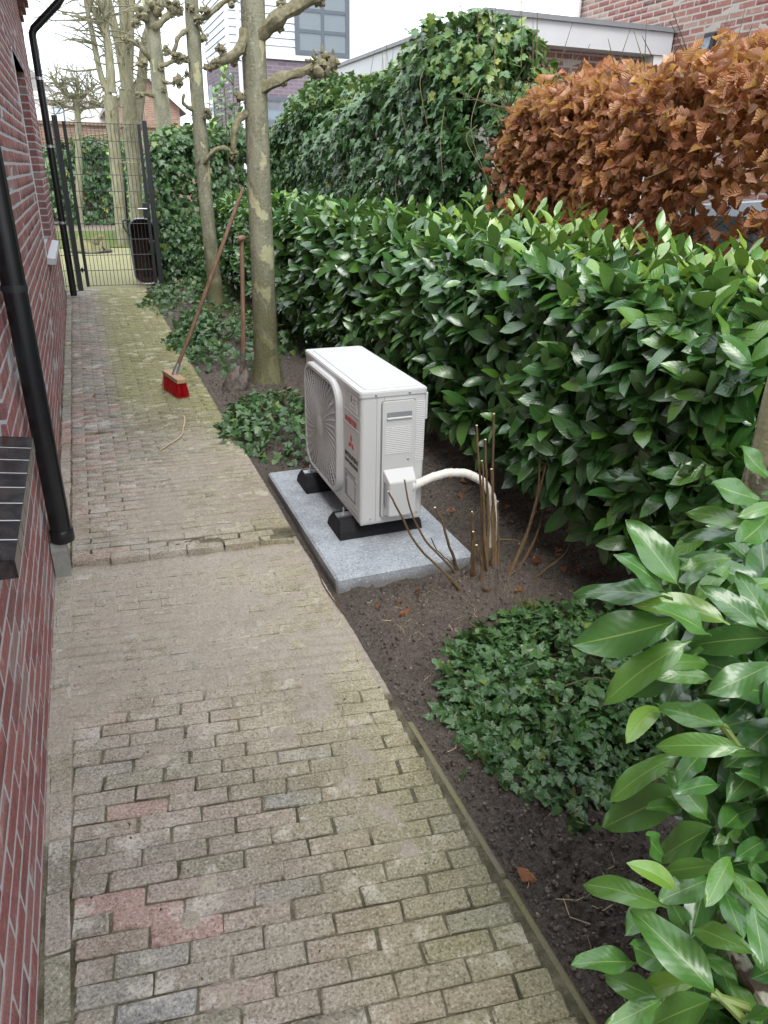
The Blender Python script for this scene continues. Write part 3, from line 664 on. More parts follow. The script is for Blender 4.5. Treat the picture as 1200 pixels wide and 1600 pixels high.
m = MB(); m.tube([(-.215, 10.47, 2.84), (-.215, 10.47, 2.90), (-.19, 10.47, 2.95), (.10, 10.47, 3.21), (.15, 10.47, 3.27), (.165, 10.47, 3.41)], .042, 18); m.build('elbow', MAT['black_pipe'], fp, True)
for z in (.9, 1.75, 2.45):
    m = MB(); m.tube([(-.215, 10.47, z), (-.215, 10.47, z+.03)], .046, 18); m.box((WX, 10.46, z+.005), (-.25, 10.48, z+.025)); m.build('bracket', MAT['zinc'], fp)

# ================================================================== HEAT PUMP ON ITS SLAB
m = MB(); m.box((.768, 2.425, -.03), (1.402, 3.645, .055), ch=.009)
m.v = [(x+.004*math.sin(y*31), y+.003*math.sin(x*37), z) for x, y, z in m.v]
tag(m.build('concrete_slab', MAT['concrete']), 'pale blue-grey concrete slab lying between the path and the hedge', 'slab')
UX0, UX1, UY0, UY1, UZ0, UZ1 = .965, 1.262, 2.69, 3.525, .150, .745
hp = thing('heat_pump', (1.11, 3.1, .055), 'white outdoor heat pump unit with round fan grille standing on rubber feet', 'heat pump')
def rrect(a0, a1, b0, b1, r, n=5):
    o = []
    for cx_, cy_, s in ((a1-r, b1-r, 0), (a0+r, b1-r, 1), (a0+r, b0+r, 2), (a1-r, b0+r, 3)):
        for i in range(n+1): q = (s+i/n)*math.pi/2; o.append((cx_+r*math.cos(q), cy_+r*math.sin(q)))
    return o
m = MB(); m.prism(rrect(UX0, UX1, UY0, UY1, .018), 2, UZ0, UZ1-.022); casing = m.build('casing', MAT['white_paint'], hp, True)
m = MB()
for z0, z1, e in ((UZ1-.0225, UZ1-.004, .004), ): m.prism(rrect(UX0-e, UX1+e, UY0-e, UY1+e, .02), 2, z0, z1)
m.prism(rrect(UX0, UX1, UY0, UY1, .018), 2, UZ1-.005, UZ1); lid = m.build('lid', MAT['white_paint'], hp, True)
m = MB(); m.prism(rrect(UX0+.03, UX1-.03, UY0+.03, UY1-.03, .02), 2, UZ1-.001, UZ1+.0025); m.build('raised_panel', MAT['white_paint'], lid, True)
m = MB(); m.box((UX0+.004, UY0+.004, .140), (UX1-.004, UY1-.004, .1505)); m.build('base_pan', MAT['warm_white'], hp)
for x in (1.03, 1.18):
    m = MB(); m.tube([(x, UY0-.004, UZ1-.013), (x, UY0-.009, UZ1-.013)], [.006, .0035], 10); m.build('screw', MAT['zinc'], hp, True)
for p_ in ((1.012, UY0-.001, .167), (1.235, UY0-.001, .17)):
    m = MB(); m.tube([p_, (p_[0], p_[1]-.004, p_[2])], [.005, .003], 10); m.build('screw', MAT['zinc'], hp, True)
# seams of the side panel
for x in (1.035, 1.068):
    m = MB(); m.box((x, UY0-.0006, UZ0+.004), (x+.0016, UY0+.002, UZ1-.026)); m.build('seam', MAT['trim_grey'], casing)
# horizontal beads on the front panel
for z in (.70, .625, .565, .33, .30, .205, .178):
    m = MB(); m.box((UX0-.0022, UY0+.03, z), (UX0+.001, UY0+.225, z+.0028)); m.build('panel_bead', MAT['warm_white'], casing)
# fan guard
FY, FZ, FH = 3.19, .452, .270
guard = MB(); o1 = rrect(FY-FH, FY+FH, FZ-FH, FZ+FH, .11, 8); o2 = rrect(FY-FH+.022, FY+FH-.022, FZ-FH+.022, FZ+FH-.022, .09, 8); o3 = rrect(FY-FH+.008, FY+FH-.008, FZ-FH+.008, FZ+FH-.008, .104, 8); nn = len(o1)
vs = [(UX0+.001, *p_) for p_ in o1]+[(.942, *p_) for p_ in o1]+[(.934, *p_) for p_ in o3]+[(.934, *p_) for p_ in o2]+[(.950, *p_) for p_ in o2]
guard.add(vs, [(k*nn+i, (k+1)*nn+i, (k+1)*nn+(i+1) % nn, k*nn+(i+1) % nn) for k in range(4) for i in range(nn)]); gd = guard.build('fan_guard', MAT['white_paint'], hp, True)
m = MB(); m.prism(rrect(FY-FH+.02, FY+FH-.02, FZ-FH+.02, FZ+FH-.02, .09, 6), 0, UX0-.003, UX0+.002); m.build('fan_opening_shade', MAT['frame_grey'], hp)  # grey plate on the closed casing, standing in for shade behind the grille
for b in range(3):
    m = MB(); a0 = b*2.094+.5; vs = []
    for i in range(7):
        for r in (.05, .14, .225): a = a0+i*.2-(r-.05)*1.4; vs.append((UX0-.006-.010*math.sin(i/6*1.5), FY+r*math.cos(a), FZ+r*math.sin(a)))
    m.add(vs, [(i*3+j, i*3+j+1, i*3+j+4, i*3+j+3) for i in range(6) for j in range(2)]); m.build('fan_blade', MAT['warm_white'], hp, True)
def gp(rho, th, x):
    c, s = math.cos(th), math.sin(th); sq = 1/((abs(c)**6+abs(s)**6)**(1/6)); f = rho*(1+(sq-1)*rho**2)*(FH-.022)
    return (x, FY+f*c, FZ+f*s)
for i in range(17):
    rho = .24+.76*i/16.5; m = MB(); pts = [gp(rho, 2*math.pi*j/40, .942-.006*(1-rho)) for j in range(41)]; m.tube(pts, .0034, 4, cap=False); m.build('grille_ring', MAT['white_paint'], gd, 'full')
for i in range(44):
    th = 2*math.pi*i/44; m = MB(); m.tube([gp(q, th+.25*(q-.2), .940-.006*(1-q)) for q in (.2, .5, .8, 1.0)], .0036, 4, cap=False); m.build('grille_spoke', MAT['white_paint'], gd, 'full')
m = MB(); m.tube([(.946, FY, FZ), (.934, FY, FZ), (.930, FY, FZ)], [.058, .056, .040], 28); m.build('grille_hub', MAT['white_paint'], gd, True)
# service cover on the side, traced from the photograph on the side's plane
def sp(u, v): q = ony(u, v, UY0); return q[0], q[2]
def plate(name, x0, x1, z0, z1, y0, y1, mat, par, r=.004, sm=True):
    m = MB(); m.prism([(b_, a_) for a_, b_ in rrect(x0, x1, z0, z1, r, 3)], 1, y0, y1); return m.build(name, MAT[mat], par, sm)
xa, za = sp(597, 628); xb, zb = sp(642, 808); zb = max(zb, .172)
plate('cover_seam', xa-.004, xb+.004, zb-.004, za+.004, UY0-.0015, UY0+.002, 'trim_grey', casing, .014)
cov = plate('service_cover', xa, xb, zb, za, UY0-.012, UY0+.001, 'white_paint', hp, .012)
hx0, hz0 = xa+.018, za-.072; plate('handle_recess', hx0, xb-.018, hz0, hz0+.026, UY0-.0125, UY0-.008, 'trim_grey', cov, .004)
m = MB(); m.box((hx0, UY0-.019, hz0-.004), (xb-.018, UY0-.011, hz0+.004), ch=.002); m.build('handle_lip', MAT['white_paint'], cov)
plate('rating_label', xa+.014, xb-.018, .468, .590, UY0-.0128, UY0-.011, 'label_print', cov, .002, False)
plate('rating_label', xb+.006, UX1-.006, .420, .690, UY0-.0012, UY0+.001, 'label_print', casing, .002, False)
m = MB(); m.tube([(xb-.03, UY0-.012, .438), (xb-.03, UY0-.015, .438)], [.006, .004], 10); m.build('screw', MAT['zinc'], cov, True)
vx0, vx1, vz0, vz1 = xa+.006, xb-.002, .185, .400
m = MB(); yb, yf = UY0-.011, UY0-.062; zs = vz1-.045
vs = [(vx0, yb, vz0), (vx1, yb, vz0), (vx1, yb, vz1), (vx0, yb, vz1), (vx0+.012, yf, vz0+.008), (vx1-.004, yf, vz0+.008), (vx1-.004, yf, zs), (vx0+.012, yf, zs)]
m.add(vs, [(0, 1, 5, 4), (1, 2, 6, 5), (2, 3, 7, 6), (3, 0, 4, 7), (4, 5, 6, 7)]); vb = m.build('valve_cover', MAT['white_paint'], hp)
bv = vb.modifiers.new('bevel', 'BEVEL'); bv.width = .006; bv.segments = 3
m = MB(); m.box((vx0+.001, yb-.030, vz0+.05), (vx0+.006, yb-.010, vz1-.05)); m.build('grip_slot', MAT['trim_grey'], vb)
# side handle at the rear edge
m = MB(); m.box((UX1-.002, UY0+.01, .60), (UX1+.012, UY0+.05, .72), ch=.004); m.build('rear_handle', MAT['white_paint'], hp)
# warning triangle
wx, wz = sp(641, 796); m = MB(); m.prism([(wz-.014, wx-.017), (wz-.014, wx+.017), (wz+.016, wx)], 1, UY0-.0015, UY0+.001); wt = m.build('warning_sign', MAT['print_yellow'], casing)
m = MB(); m.prism([(wz-.008, wx-.004), (wz-.001, wx+.004), (wz+.001, wx-.001), (wz+.008, wx+.003), (wz+.001, wx-.004), (wz-.001, wx+.001)], 1, UY0-.0022, UY0-.001); m.build('warning_mark', MAT['print_dark'], wt)
m = MB(); m.box((wx-.018, UY0-.0015, wz+.021), (wx+.02, UY0, wz+.026)); m.build('warning_mark', MAT['print_dark'], wt)
# writing on the front panel
def text(s, size, name, mat, parent, org, ux, uy, bold=0.0, shear=0.0, width=None):
    c = bpy.data.curves.new('txt', 'FONT'); c.body = s; c.size = size; c.extrude = .0003; c.offset = bold; c.shear = shear
    o = bpy.data.objects.new('txt', c); COL.objects.link(o); bpy.context.view_layer.update()
    me = bpy.data.meshes.new_from_object(o.evaluated_get(bpy.context.evaluated_depsgraph_get())); bpy.data.objects.remove(o)
    me.name = name; me.materials.clear(); me.materials.append(MAT[mat]); ux, uy = Vector(ux), Vector(uy); nz_ = ux.cross(uy)
    if width:
        xs = [v.co.x for v in me.vertices]; k = width/(max(xs)-min(xs))
        for v in me.vertices: v.co.x *= k
    M_ = Matrix.Identity(4)
    for i in range(3): M_[i][0] = ux[i]; M_[i][1] = uy[i]; M_[i][2] = nz_[i]; M_[i][3] = org[i]
    return link(name, me, parent, M_)
fx = UX0-.0012
text('INVERTER', .034, 'lettering', 'print_red', casing, (fx, 2.893, .575), (0, -1, 0), (0, 0, 1), .0012, .15, .150)
text('MITSUBISHI', .030, 'lettering', 'print_dark', casing, (fx, 2.895, .412), (0, -1, 0), (0, 0, 1), .0012, 0, .170)
text('HEAVY INDUSTRIES', .022, 'lettering', 'print_dark', casing, (fx, 2.895, .384), (0, -1, 0), (0, 0, 1), .0008, 0, .170)
m = MB(); ly, lz, q = 2.812, .487, .042
for a in (90, 210, 330):
    d = np.array([math.cos(math.radians(a)), math.sin(math.radians(a))]); n_ = np.array([-d[1], d[0]])
    m.prism([tuple(np.array([ly, lz])+w_) for w_ in (d*.001, d*q*.5+n_*q*.29, d*q, d*q*.5-n_*q*.29)], 0, fx, UX0+.001)
m.build('emblem', MAT['print_red'], casing)
m = MB(); m.box((fx, 2.735, .640), (UX0+.001, 2.832, .712)); stk = m.build('sticker', MAT['sticker'], casing)
m = MB(); m.box((fx-.0008, 2.80, .675), (fx+.001, 2.815, .705)); m.box((fx-.0008, 2.75, .690), (fx+.001, 2.79, .694)); m.box((fx-.0008, 2.75, .676), (fx+.001, 2.79, .679)); m.box((fx-.0008, 2.745, .655), (fx+.001, 2.82, .657)); m.build('sticker_print', MAT['trim_grey'], stk)
m = MB(); m.box((fx, 2.755, .215), (UX0+.001, 2.900, .345)); en = m.build('sticker', MAT['trim_grey'], casing)
m = MB(); m.box((fx-.0008, 2.765, .225), (fx+.001, 2.862, .322)); m.build('sticker_print', MAT['label_print'], en)
# feet
for i, yc in enumerate((2.835, 3.385)):
    m = MB(); a, b, h0, h1 = .885, 1.292, .0555, .134
    vs = [(a, yc-.098, h0), (b, yc-.098, h0), (b, yc+.098, h0), (a, yc+.098, h0), (a+.004, yc-.088, h0+.035), (b-.004, yc-.088, h0+.035), (b-.004, yc+.088, h0+.035), (a+.004, yc+.088, h0+.035), (a+.016, yc-.055, h1), (b-.016, yc-.055, h1), (b-.016, yc+.055, h1), (a+.016, yc+.055, h1)]
    m.add(vs, [(0, 3, 2, 1), (0, 1, 5, 4), (1, 2, 6, 5), (2, 3, 7, 6), (3, 0, 4, 7), (4, 5, 9, 8), (5, 6, 10, 9), (6, 7, 11, 10), (7, 4, 8, 11), (8, 9, 10, 11)])
    ft = m.build('rubber_foot', MAT['rubber'], hp); bv = ft.modifiers.new('bevel', 'BEVEL'); bv.width = .004; bv.segments = 2
    m = MB(); m.box((.902, yc-.02, h1-.003), (1.278, yc+.02, h1+.007)); m.build('mounting_rail', MAT['zinc'], ft)
    for x in (.935, 1.245):
        m = MB(); m.tube([(x, yc, h1+.005), (x, yc, h1+.014)], .011, 6); m.tube([(x, yc, h1+.014), (x, yc, h1+.040)], .0045, 8); m.build('bolt', MAT['zinc'], ft)
# insulated pipe from the valve cover into the soil
pts = np.array([(vx1-.02, UY0-.035, .325), (vx1+.015, UY0-.038, .325), (1.28, 2.645, .350), (1.36, 2.632, .368), (1.44, 2.615, .360), (1.515, 2.60, .318), (1.563, 2.59, .24), (1.58, 2.583, .14), (1.582, 2.58, -.03)])
tt = np.linspace(0, 8, 150); pp = np.stack([np.interp(tt, range(9), pts[:, k]) for k in range(3)], 1)
for _ in range(16): pp[1:-1] = (pp[:-2]+2*pp[1:-1]+pp[2:])/4
rr_ = .0178*(1+.10*np.array([(i % 6)/6 for i in range(150)])+.05*fbm(np.arange(150)*.13, np.zeros(150), 3)); rr_[:20] *= np.linspace(1.9, 1.0, 20)
m = MB(); m.tube(pp, rr_, 16, wob=.05, seed=3); tag(m.build('insulated_pipe', MAT['tape'], None, 'full'), 'cream taped pipe arching from the heat pump down into the soil', 'pipe')

# ================================================================== CUT-BACK SHRUB
sh = thing('cut_back_shrub', (1.4, 2.3, .03), 'bare brown shrub stems cut back short beside the concrete slab', 'shrub')
def spath(pts, n=14):
    P_ = np.array(pts, float); t0 = np.linspace(0, 1, len(P_)); t1 = np.linspace(0, 1, n); q = np.stack([np.interp(t1, t0, P_[:, k]) for k in range(3)], 1)
    for _ in range(2): q[1:-1] = (q[:-2]+2*q[1:-1]+q[2:])/4
    return q
stems = [(((757, 905), (754, 800), (749, 657)), 2.36, .0085), (((770, 905), (772, 780), (773, 650)), 2.38, .0085), (((762, 905), (766, 790), (764, 683)), 2.34, .009), (((765, 912), (756, 820), (753, 722)), 2.33, .0085), (((775, 908), (774, 820), (769, 728)), 2.36, .010), (((778, 905), (779, 850), (779, 785)), 2.34, .007),
         (((737, 908), (735, 860), (733, 803)), 2.33, .008), (((745, 915), (740, 860), (736, 797)), 2.30, .007), (((740, 912), (738, 870), (737, 822)), 2.29, .008), (((752, 925), (752, 880), (746, 845)), 2.25, .009), (((788, 905), (818, 850), (838, 770), (855, 700)), 2.36, .0105), (((790, 908), (822, 840), (842, 780), (847, 715)), 2.35, .008),
         (((795, 908), (835, 850), (860, 770), (880, 690)), 2.42, .0085), (((800, 915), (850, 890), (875, 870), (893, 843)), 2.25, .006), (((730, 925), (690, 885), (650, 845), (632, 800), (615, 765)), 2.28, .0075), (((722, 900), (690, 868), (660, 840), (640, 800), (631, 752)), 2.33, .0065), (((716, 888), (700, 855), (690, 820), (682, 797)), 2.40, .0085),
         (((722, 893), (700, 880), (680, 862), (672, 843)), 2.36, .004), (((750, 890), (757, 860), (745, 830)), 2.37, .004), (((780, 838), (805, 844), (832, 850)), 2.45, .005)]
for i, (pp_, yy, r) in enumerate(stems):
    q = [gnd(*pp_[0], z=.0)] if i < 17 else [ony(*pp_[0], yy)]
    q[0] = q[0]+(0, 0, -.02); n_ = len(pp_); y0 = q[0][1]
    q += [ony(*p_, yy+(.03 if i < 6 else 0)) for j, p_ in enumerate(pp_[1:])]
    q = spath(q)+np.cumsum(rng.normal(0, .0022, (14, 3)), 0); rad = np.linspace(r*.82, r*.50, len(q))*(1+.12*rng.normal(size=len(q))*.6)
    m = MB(); m.tube(q, rad, 7, wob=.1, seed=i); st = m.build('stem', MAT['stem_bark'], sh, True)
    if i < 17:
        d = unit(q[-1]-q[-2]); m = MB(); m.tube([q[-1]-d*.001, q[-1]+d*.0015], rad[-1]*.98, 7); m.build('cut_end', MAT['cut_wood'], st)

# ================================================================== FOLIAGE PIECES
def laurel_var(seed, tint, hi=False, wid=.44):
    r = np.random.default_rng(seed); us = np.linspace(-1, 1, 7 if hi else 3); ts = np.concatenate([[-.10, -.02], np.linspace(.05, 1, 12 if hi else 6)])
    droop, fold, side, wv, ph = r.uniform(-.10, .42), r.uniform(.05, .34), r.normal(0, .10), r.uniform(.01, .055), r.uniform(0, 6); wid = wid*r.uniform(.85, 1.12)
    V, A = [], []
    for t_ in ts:
        hw = .014 if t_ < 0 else max(.014 if t_ < .1 else .002, wid*.5*math.sin(math.pi*min(1, t_**.95))**.62)
        for u in us:
            x = u*hw; V.append((x+side*t_*t_, t_, fold*abs(x)*1.2-droop*max(t_, 0)**2+wv*abs(u)*math.sin(9*t_+ph+2*u))); A.append((u, max(t_, 0), tint))
    n = len(us); f = [(i*n+j, i*n+j+1, (i+1)*n+j+1, (i+1)*n+j) for i in range(len(ts)-1) for j in range(n-1)]
    return Var(V, f, A)
def beech_var(seed, tint):
    r = np.random.default_rng(seed); us = [-1, -.5, 0, .5, 1]; ts = [-.12, 0, .14, .28, .42, .56, .70, .84, 1]; c1, c2, ph, tw = r.uniform(.5, 2.2)*r.choice([-1, 1, 1]), r.uniform(-.4, .7), r.uniform(0, 6), r.normal(0, .6)
    V, A = [], []
    for t_ in ts:
        hw = .02 if t_ <= 0 else .34*math.sin(math.pi*min(1, t_**.8))**.8+.004; a = tw*t_
        for u in us:
            x = u*hw*(1+.10*r.normal()*(abs(u) == 1)); z = c1*x*x*2.2-c2*t_*t_+.05*math.sin(14*t_+ph+u)*abs(u)+(.028 if int(round(t_/.14)) % 2 else -.028)*abs(u)*(t_ > 0); V.append((x*math.cos(a)-z*math.sin(a), t_, x*math.sin(a)+z*math.cos(a))); A.append((u, max(t_, 0), tint))
    f = [(i*5+j, i*5+j+1, (i+1)*5+j+1, (i+1)*5+j) for i in range(len(ts)-1) for j in range(4)]
    return Var(V, f, A)
def ivy_var(seed, tint):
    r = np.random.default_rng(seed); h = [(.12, -.16), (.34, -.13), (.50, .02), (.36, .18), (.58, .42), (.30, .50), (.16, .74)]; k = r.uniform(.75, 1.1)
    h = [(x*k*r.uniform(.9, 1.1), y*r.uniform(.93, 1.07)) for x, y in h]; out_ = [(0, -.04)]+h+[(0, 1.0)]+[(-x*r.uniform(.88, 1.1), y*r.uniform(.94, 1.06)) for x, y in h[::-1]]
    d, s = r.uniform(-.02, .22), r.uniform(-.25, .35); V = [(0, .30, .03)]; A = [(0, .3, tint)]
    for x, y in out_: V.append((x, y, -d*(x*x*2+(y-.2)**2)+s*abs(x)*.5+.04*r.normal())); A.append((x, y, tint))
    n = len(out_); return Var(V, [(0, 1+i, 1+(i+1) % n) for i in range(n)], A)
LV = [laurel_var(i, t_) for i, t_ in enumerate((.12, .22, .30, .38, .45, .54, .63, .18, .35, .5))]+[laurel_var(20+i, t_) for i, t_ in enumerate((.68, .80, .92))]
LN = [laurel_var(40+i, t_, True, .41) for i, t_ in enumerate((.25, .35, .42, .5, .55, .62, .72, .92))]
BV = [beech_var(i, t_) for i, t_ in enumerate((.08, .2, .3, .38, .45, .52, .6, .7, .8, .95))]
IV = [ivy_var(i, t_) for i, t_ in enumerate((.1, .25, .35, .45, .5, .6, .72, .85, .98))]
def shoots(P, A, nl, size, length, rs, spread=(1.25, .6), droop=.18, upw=.55):
    """whorls of leaves round shoots with base P and axis A"""
    Q, D, Nn, S, I = [], [], [], [], []
    up = np.array([0, 0, 1.0]); e = np.cross(A, up+rs.normal(0, .1, A.shape)); e = unit(e); f = np.cross(A, e); k = len(P); a0 = rs.random(k)*6.28
    for i in range(nl):
        fr_ = i/max(1, nl-1); a = a0+i*2.4+rs.normal(0, .25, k); th = spread[0]+(spread[1]-spread[0])*fr_+rs.normal(0, .15, k)
        rad = np.cos(a)[:, None]*e+np.sin(a)[:, None]*f; d = np.cos(th)[:, None]*A+np.sin(th)[:, None]*rad; d = unit(d+np.array([0, 0, -1.0])*(droop*rs.random(k))[:, None])
        Q.append(P+A*(length*(fr_-.15))[:, None]+rs.normal(0, .004, (k, 3))); D.append(d); Nn.append(unit(A*1.0+up*upw+rs.normal(0, .18, (k, 3)))); S.append(size*rs.uniform(.58, 1.18, k)*(1-.25*abs(fr_-.4))); I.append(np.arange(k))
    return np.concatenate(Q), np.concatenate(D), np.concatenate(Nn), np.concatenate(S), np.concatenate(I)
def boxsurf(c, h, faces, dens, rs, p=6.0):
    """points and normals on a rounded box; faces: list of (axis, sign)"""
    P, N_ = [], []
    for ax, sg in faces:
        o = [i for i in range(3) if i != ax]; n = int(4*h[o[0]]*h[o[1]]*dens); q = np.zeros((n, 3)); q[:, ax] = sg; q[:, o[0]] = rs.uniform(-1, 1, n); q[:, o[1]] = rs.uniform(-1, 1, n); P.append(q)
    q = np.concatenate(P); nr = (np.abs(q)**p).sum(1)**(1/p); q = q/nr[:, None]; g_ = np.sign(q)*np.abs(q)**(p-1)/np.array(h); return np.array(c)+q*np.array(h), unit(g_)

# ================================================================== LAUREL HEDGE
rs = np.random.default_rng(11)
lh = thing('laurel_hedge', (2.05, 5.5, 0), 'long glossy dark green cherry laurel hedge behind the heat pump', 'hedge')
C_, H_ = (2.10, 6.15, .68), (.36, 5.25, .54)
P, Nn = boxsurf(C_, H_, [(0, -1), (0, -1), (2, 1), (1, -1)], 118, rs)
bul = .10*(fbm(P[:, 1]*1.7, P[:, 2]*2.2, 5)-.5)+.14*(fbm(P[:, 1]*.6, P[:, 2]*.9, 9)-.5)
dep = rs.random(len(P))**1.6*.30; P = P+Nn*(bul-dep)[:, None]
P[:, 2] += (Nn[:, 2] > .6)*(.10*(fbm(P[:, 1]*1.3, P[:, 0]*2, 77)-.5)); P[:, 0] += np.clip(.42-P[:, 2], 0, 1)*.55+.12*np.clip(P[:, 1]-6, 0, 3)*0
keep = (P[:, 2] > .16+.18*fbm(P[:, 1]*2, 0*P[:, 1], 3)) & (P[:, 1] < 11.2); P, Nn, dep = P[keep], Nn[keep], dep[keep]
A = unit(Nn+np.array([0, 0, .15])+rs.normal(0, .35, P.shape)); A[:, 2] = np.where(Nn[:, 2] > .6, np.abs(A[:, 2])+.2, A[:, 2]); A = unit(A)
Q, D, NN, S, I = shoots(P, A, 7, .156, np.full(len(P), .075), rs)
top = (Nn[I, 2] > .5); wt = rs.random(len(Q)); wh = np.clip((rs.normal(4.6, 2.6, len(Q))+1.2*top).astype(int), 0, 9); wh = np.where(top & (wt < .22), rs.integers(10, 13, len(Q)), np.where(wt < .04, 10, wh))
mats = frames(Q, D, NN, S); bon = np.where(dep[I] < .08, 1, .25)
# upright fresh shoots along the top
us_ = [(755, 312), (815, 312), (832, 345), (868, 338), (900, 340), (935, 352), (950, 378), (1030, 365), (1060, 395), (1150, 400), (1130, 425), (640, 322), (610, 325), (580, 322), (540, 325), (500, 328), (740, 320), (775, 345), (800, 330), (845, 330), (860, 350), (915, 345), (925, 370), (985, 370), (1040, 380), (1075, 400), (1165, 395), (1090, 420), (1185, 420), (700, 330), (670, 325), (960, 390), (1010, 395), (880, 365), (1120, 400), (720, 335)]
for k, (u, v) in enumerate(us_):
    xx = rs.uniform(1.95, 2.3); b = onx(u, v, xx); tip = b.copy(); z0 = 1.08; hh = max(.14, tip[2]-z0)
    m_ = 8; fr_ = np.linspace(.15, 1, m_); pos_ = np.stack([np.full(m_, b[0]), np.full(m_, b[1]), z0+hh*fr_], 1); a = np.arange(m_)*2.4+rs.random()*6
    th = np.interp(fr_, [0, 1], [1.15, .45])*rs.uniform(.85, 1.15, m_); d = np.stack([np.cos(a)*np.sin(th), np.sin(a)*np.sin(th), np.cos(th)], 1); nn_ = np.stack([-np.cos(a)*np.cos(th), -np.sin(a)*np.cos(th), np.sin(th)], 1)
    mats = np.concatenate([mats, frames(pos_, d, nn_, np.interp(fr_, [0, .5, 1], [.125, .135, .085])*rs.uniform(.9, 1.1, m_))]); wh = np.concatenate([wh, np.where(fr_ > .35, rs.integers(10, 13, m_), 6)]); bon = np.concatenate([bon, np.full(m_, 1.6)])
    m = MB(); m.tube([(b[0], b[1], .95), (b[0]+.005, b[1], z0+hh*.5), (b[0], b[1], z0+hh*.95)], [.005, .004, .002], 5, col=(1, 1, 1)); m.build('shoot', MAT['grass'], lh, True)
repeat(lh, 'leaf', 'foliage', LV, wh, mats, MAT['laurel'], 300, bon)
for k in range(26):
    y0 = 1.2+k*.38+rs.normal(0, .08); x0 = 2.12+rs.normal(0, .06); q = spath([(x0, y0, -.02), (x0+rs.normal(-.03, .03), y0+rs.normal(0, .06), .35), (x0+rs.normal(-.08, .1), y0+rs.normal(0, .12), .75), (x0+rs.normal(-.1, .12), y0+rs.normal(0, .18), 1.15)], 8)
    m = MB(); m.tube(q, np.linspace(.016, .006, 8), 6, wob=.1, seed=k); m.build('stem', MAT['hedge_stem'], lh, True)

# ================================================================== NEAR LAUREL SHRUB (leaves traced where they show)
ls = thing('laurel_shrub', (1.0, .55, 0), 'near cherry laurel shrub with large light green leaves overhanging the soil bed', 'shrub')
za = [(525, 560, 345, 300, .36), (470, 590, 335, 425, .3), (470, 620, 95, 540, .2), (715, 720, 395, 560, .3), (520, 720, 95, 840, .36), (555, 820, 215, 990, .42), (650, 770, 480, 640, .4), (920, 790, 550, 800, .34), (860, 740, 670, 565, .36), (930, 770, 805, 495, .34), (920, 900, 655, 1040, .42), (720, 1160, 440, 1050, .38), (780, 1250, 465, 1210, .36), (450, 1090, 300, 1140, .4), (640, 1270, 525, 1350, .5), (520, 1290, 240, 1395, .32), (550, 1430, 205, 1575, .36), (650, 1540, 490, 1340, .42), (860, 340, 585, 215, .32), (880, 350, 550, 325, .25), (740, 460, 575, 460, .25), (910, 120, 780, 0, .36), (870, 215, 665, 160, .3), (740, 500, 610, 585, .4), (930, 560, 745, 560, .42), (650, 900, 525, 860, .35), (660, 960, 470, 915, .35), (930, 1180, 880, 1080, .4), (930, 1300, 780, 1190, .35), (600, 850, 300, 1040, .36), (900, 300, 790, 410, .3), (930, 240, 830, 260, .35), (700, 1400, 540, 1400, .4), (820, 1480, 720, 1600, .4), (910, 640, 730, 500, .35), (540, 1500, 420, 1480, .35), (920, 1400, 830, 1330, .4)]
zb_ = [(600, 470, 170, 280, .42), (900, 950, 470, 480, .36), (460, 790, 140, 760, .4), (800, 900, 435, 880, .4), (590, 990, 280, 840, .36), (880, 1000, 530, 1129, .4), (640, 790, 430, 700, .4), (890, 50, 540, 210, .4), (905, 255, 600, 280, .36), (880, 330, 620, 430, .38), (990, 220, 900, 390, .45), (960, 400, 1040, 580, .5), (1000, 290, 1210, 480, .4), (680, 380, 510, 190, .45), (1120, 480, 1190, 850, .36), (800, 600, 980, 650, .5), (860, 760, 1010, 840, .5), (770, 640, 690, 500, .45), (1060, 20, 960, 100, .5), (1220, 600, 1180, 880, .4), (600, 1000, 390, 1120, .4), (1060, 1110, 1230, 1070, .5), (1180, 120, 1040, 180, .4), (1100, 250, 1230, 200, .45), (1000, 900, 1130, 1040, .5), (1190, 320, 1060, 240, .4), (620, 200, 520, 100, .5), (560, 420, 450, 620, .4)]
Pb, Db, Nb, Sb, Wb = [], [], [], [], []
for lst, ox, oy, sc in ((za, 860, 700, 2.667), (zb_, 860, 1280, 3.529)):
    for k, (bu, bv_, tu, tv, wd_) in enumerate(lst):
        dd = rs.uniform(1.02, 1.16) if k < 16 else rs.uniform(1.08, 1.24); b = atd(ox+bu/sc, oy+bv_/sc, dd); pl = math.hypot(tu-bu, tv-bv_)/sc/F*dd
        tilt = rs.uniform(-.05, .045) if pl > .08 else -rs.uniform(.04, .07); tp = atd(ox+tu/sc, oy+tv/sc, dd+tilt); view = unit(CAM-b); Pb.append(b); Db.append(tp-b); Sb.append(np.linalg.norm(tp-b)); Nb.append(unit(view*.75+np.array([0, 0, .75])+rs.normal(0, .25, 3))); Wb.append(rs.integers(3, 7) if k not in (3, 13) else 7)
n0 = len(Pb); Pb, Db, Nb, Sb = map(np.array, (Pb, Db, Nb, Sb))
k = 420; ctr = np.stack([rs.uniform(.72, 1.25, k), rs.uniform(.22, 1.0, k), rs.uniform(.08, .98, k)], 1)
qd = np.linalg.norm(ctr-CAM, axis=1); sx_, sy_, _ = project(ctr); bnd = lambda v_: np.interp(v_, [600, 700, 850, 1000, 1150, 1300, 1400, 1600, 1800], [1230, 1180, 1075, 1020, 1020, 1070, 1050, 1010, 900])
ctr = ctr[(qd > 1.16) & (sx_ > bnd(sy_)+20)]
A = unit(np.stack([-np.ones(len(ctr))*.5, rs.normal(-.1, .5, len(ctr)), rs.uniform(.1, .8, len(ctr))], 1)); Q, D, NN, S, I = shoots(ctr, A, 7, .12, np.full(len(ctr), .06), rs)
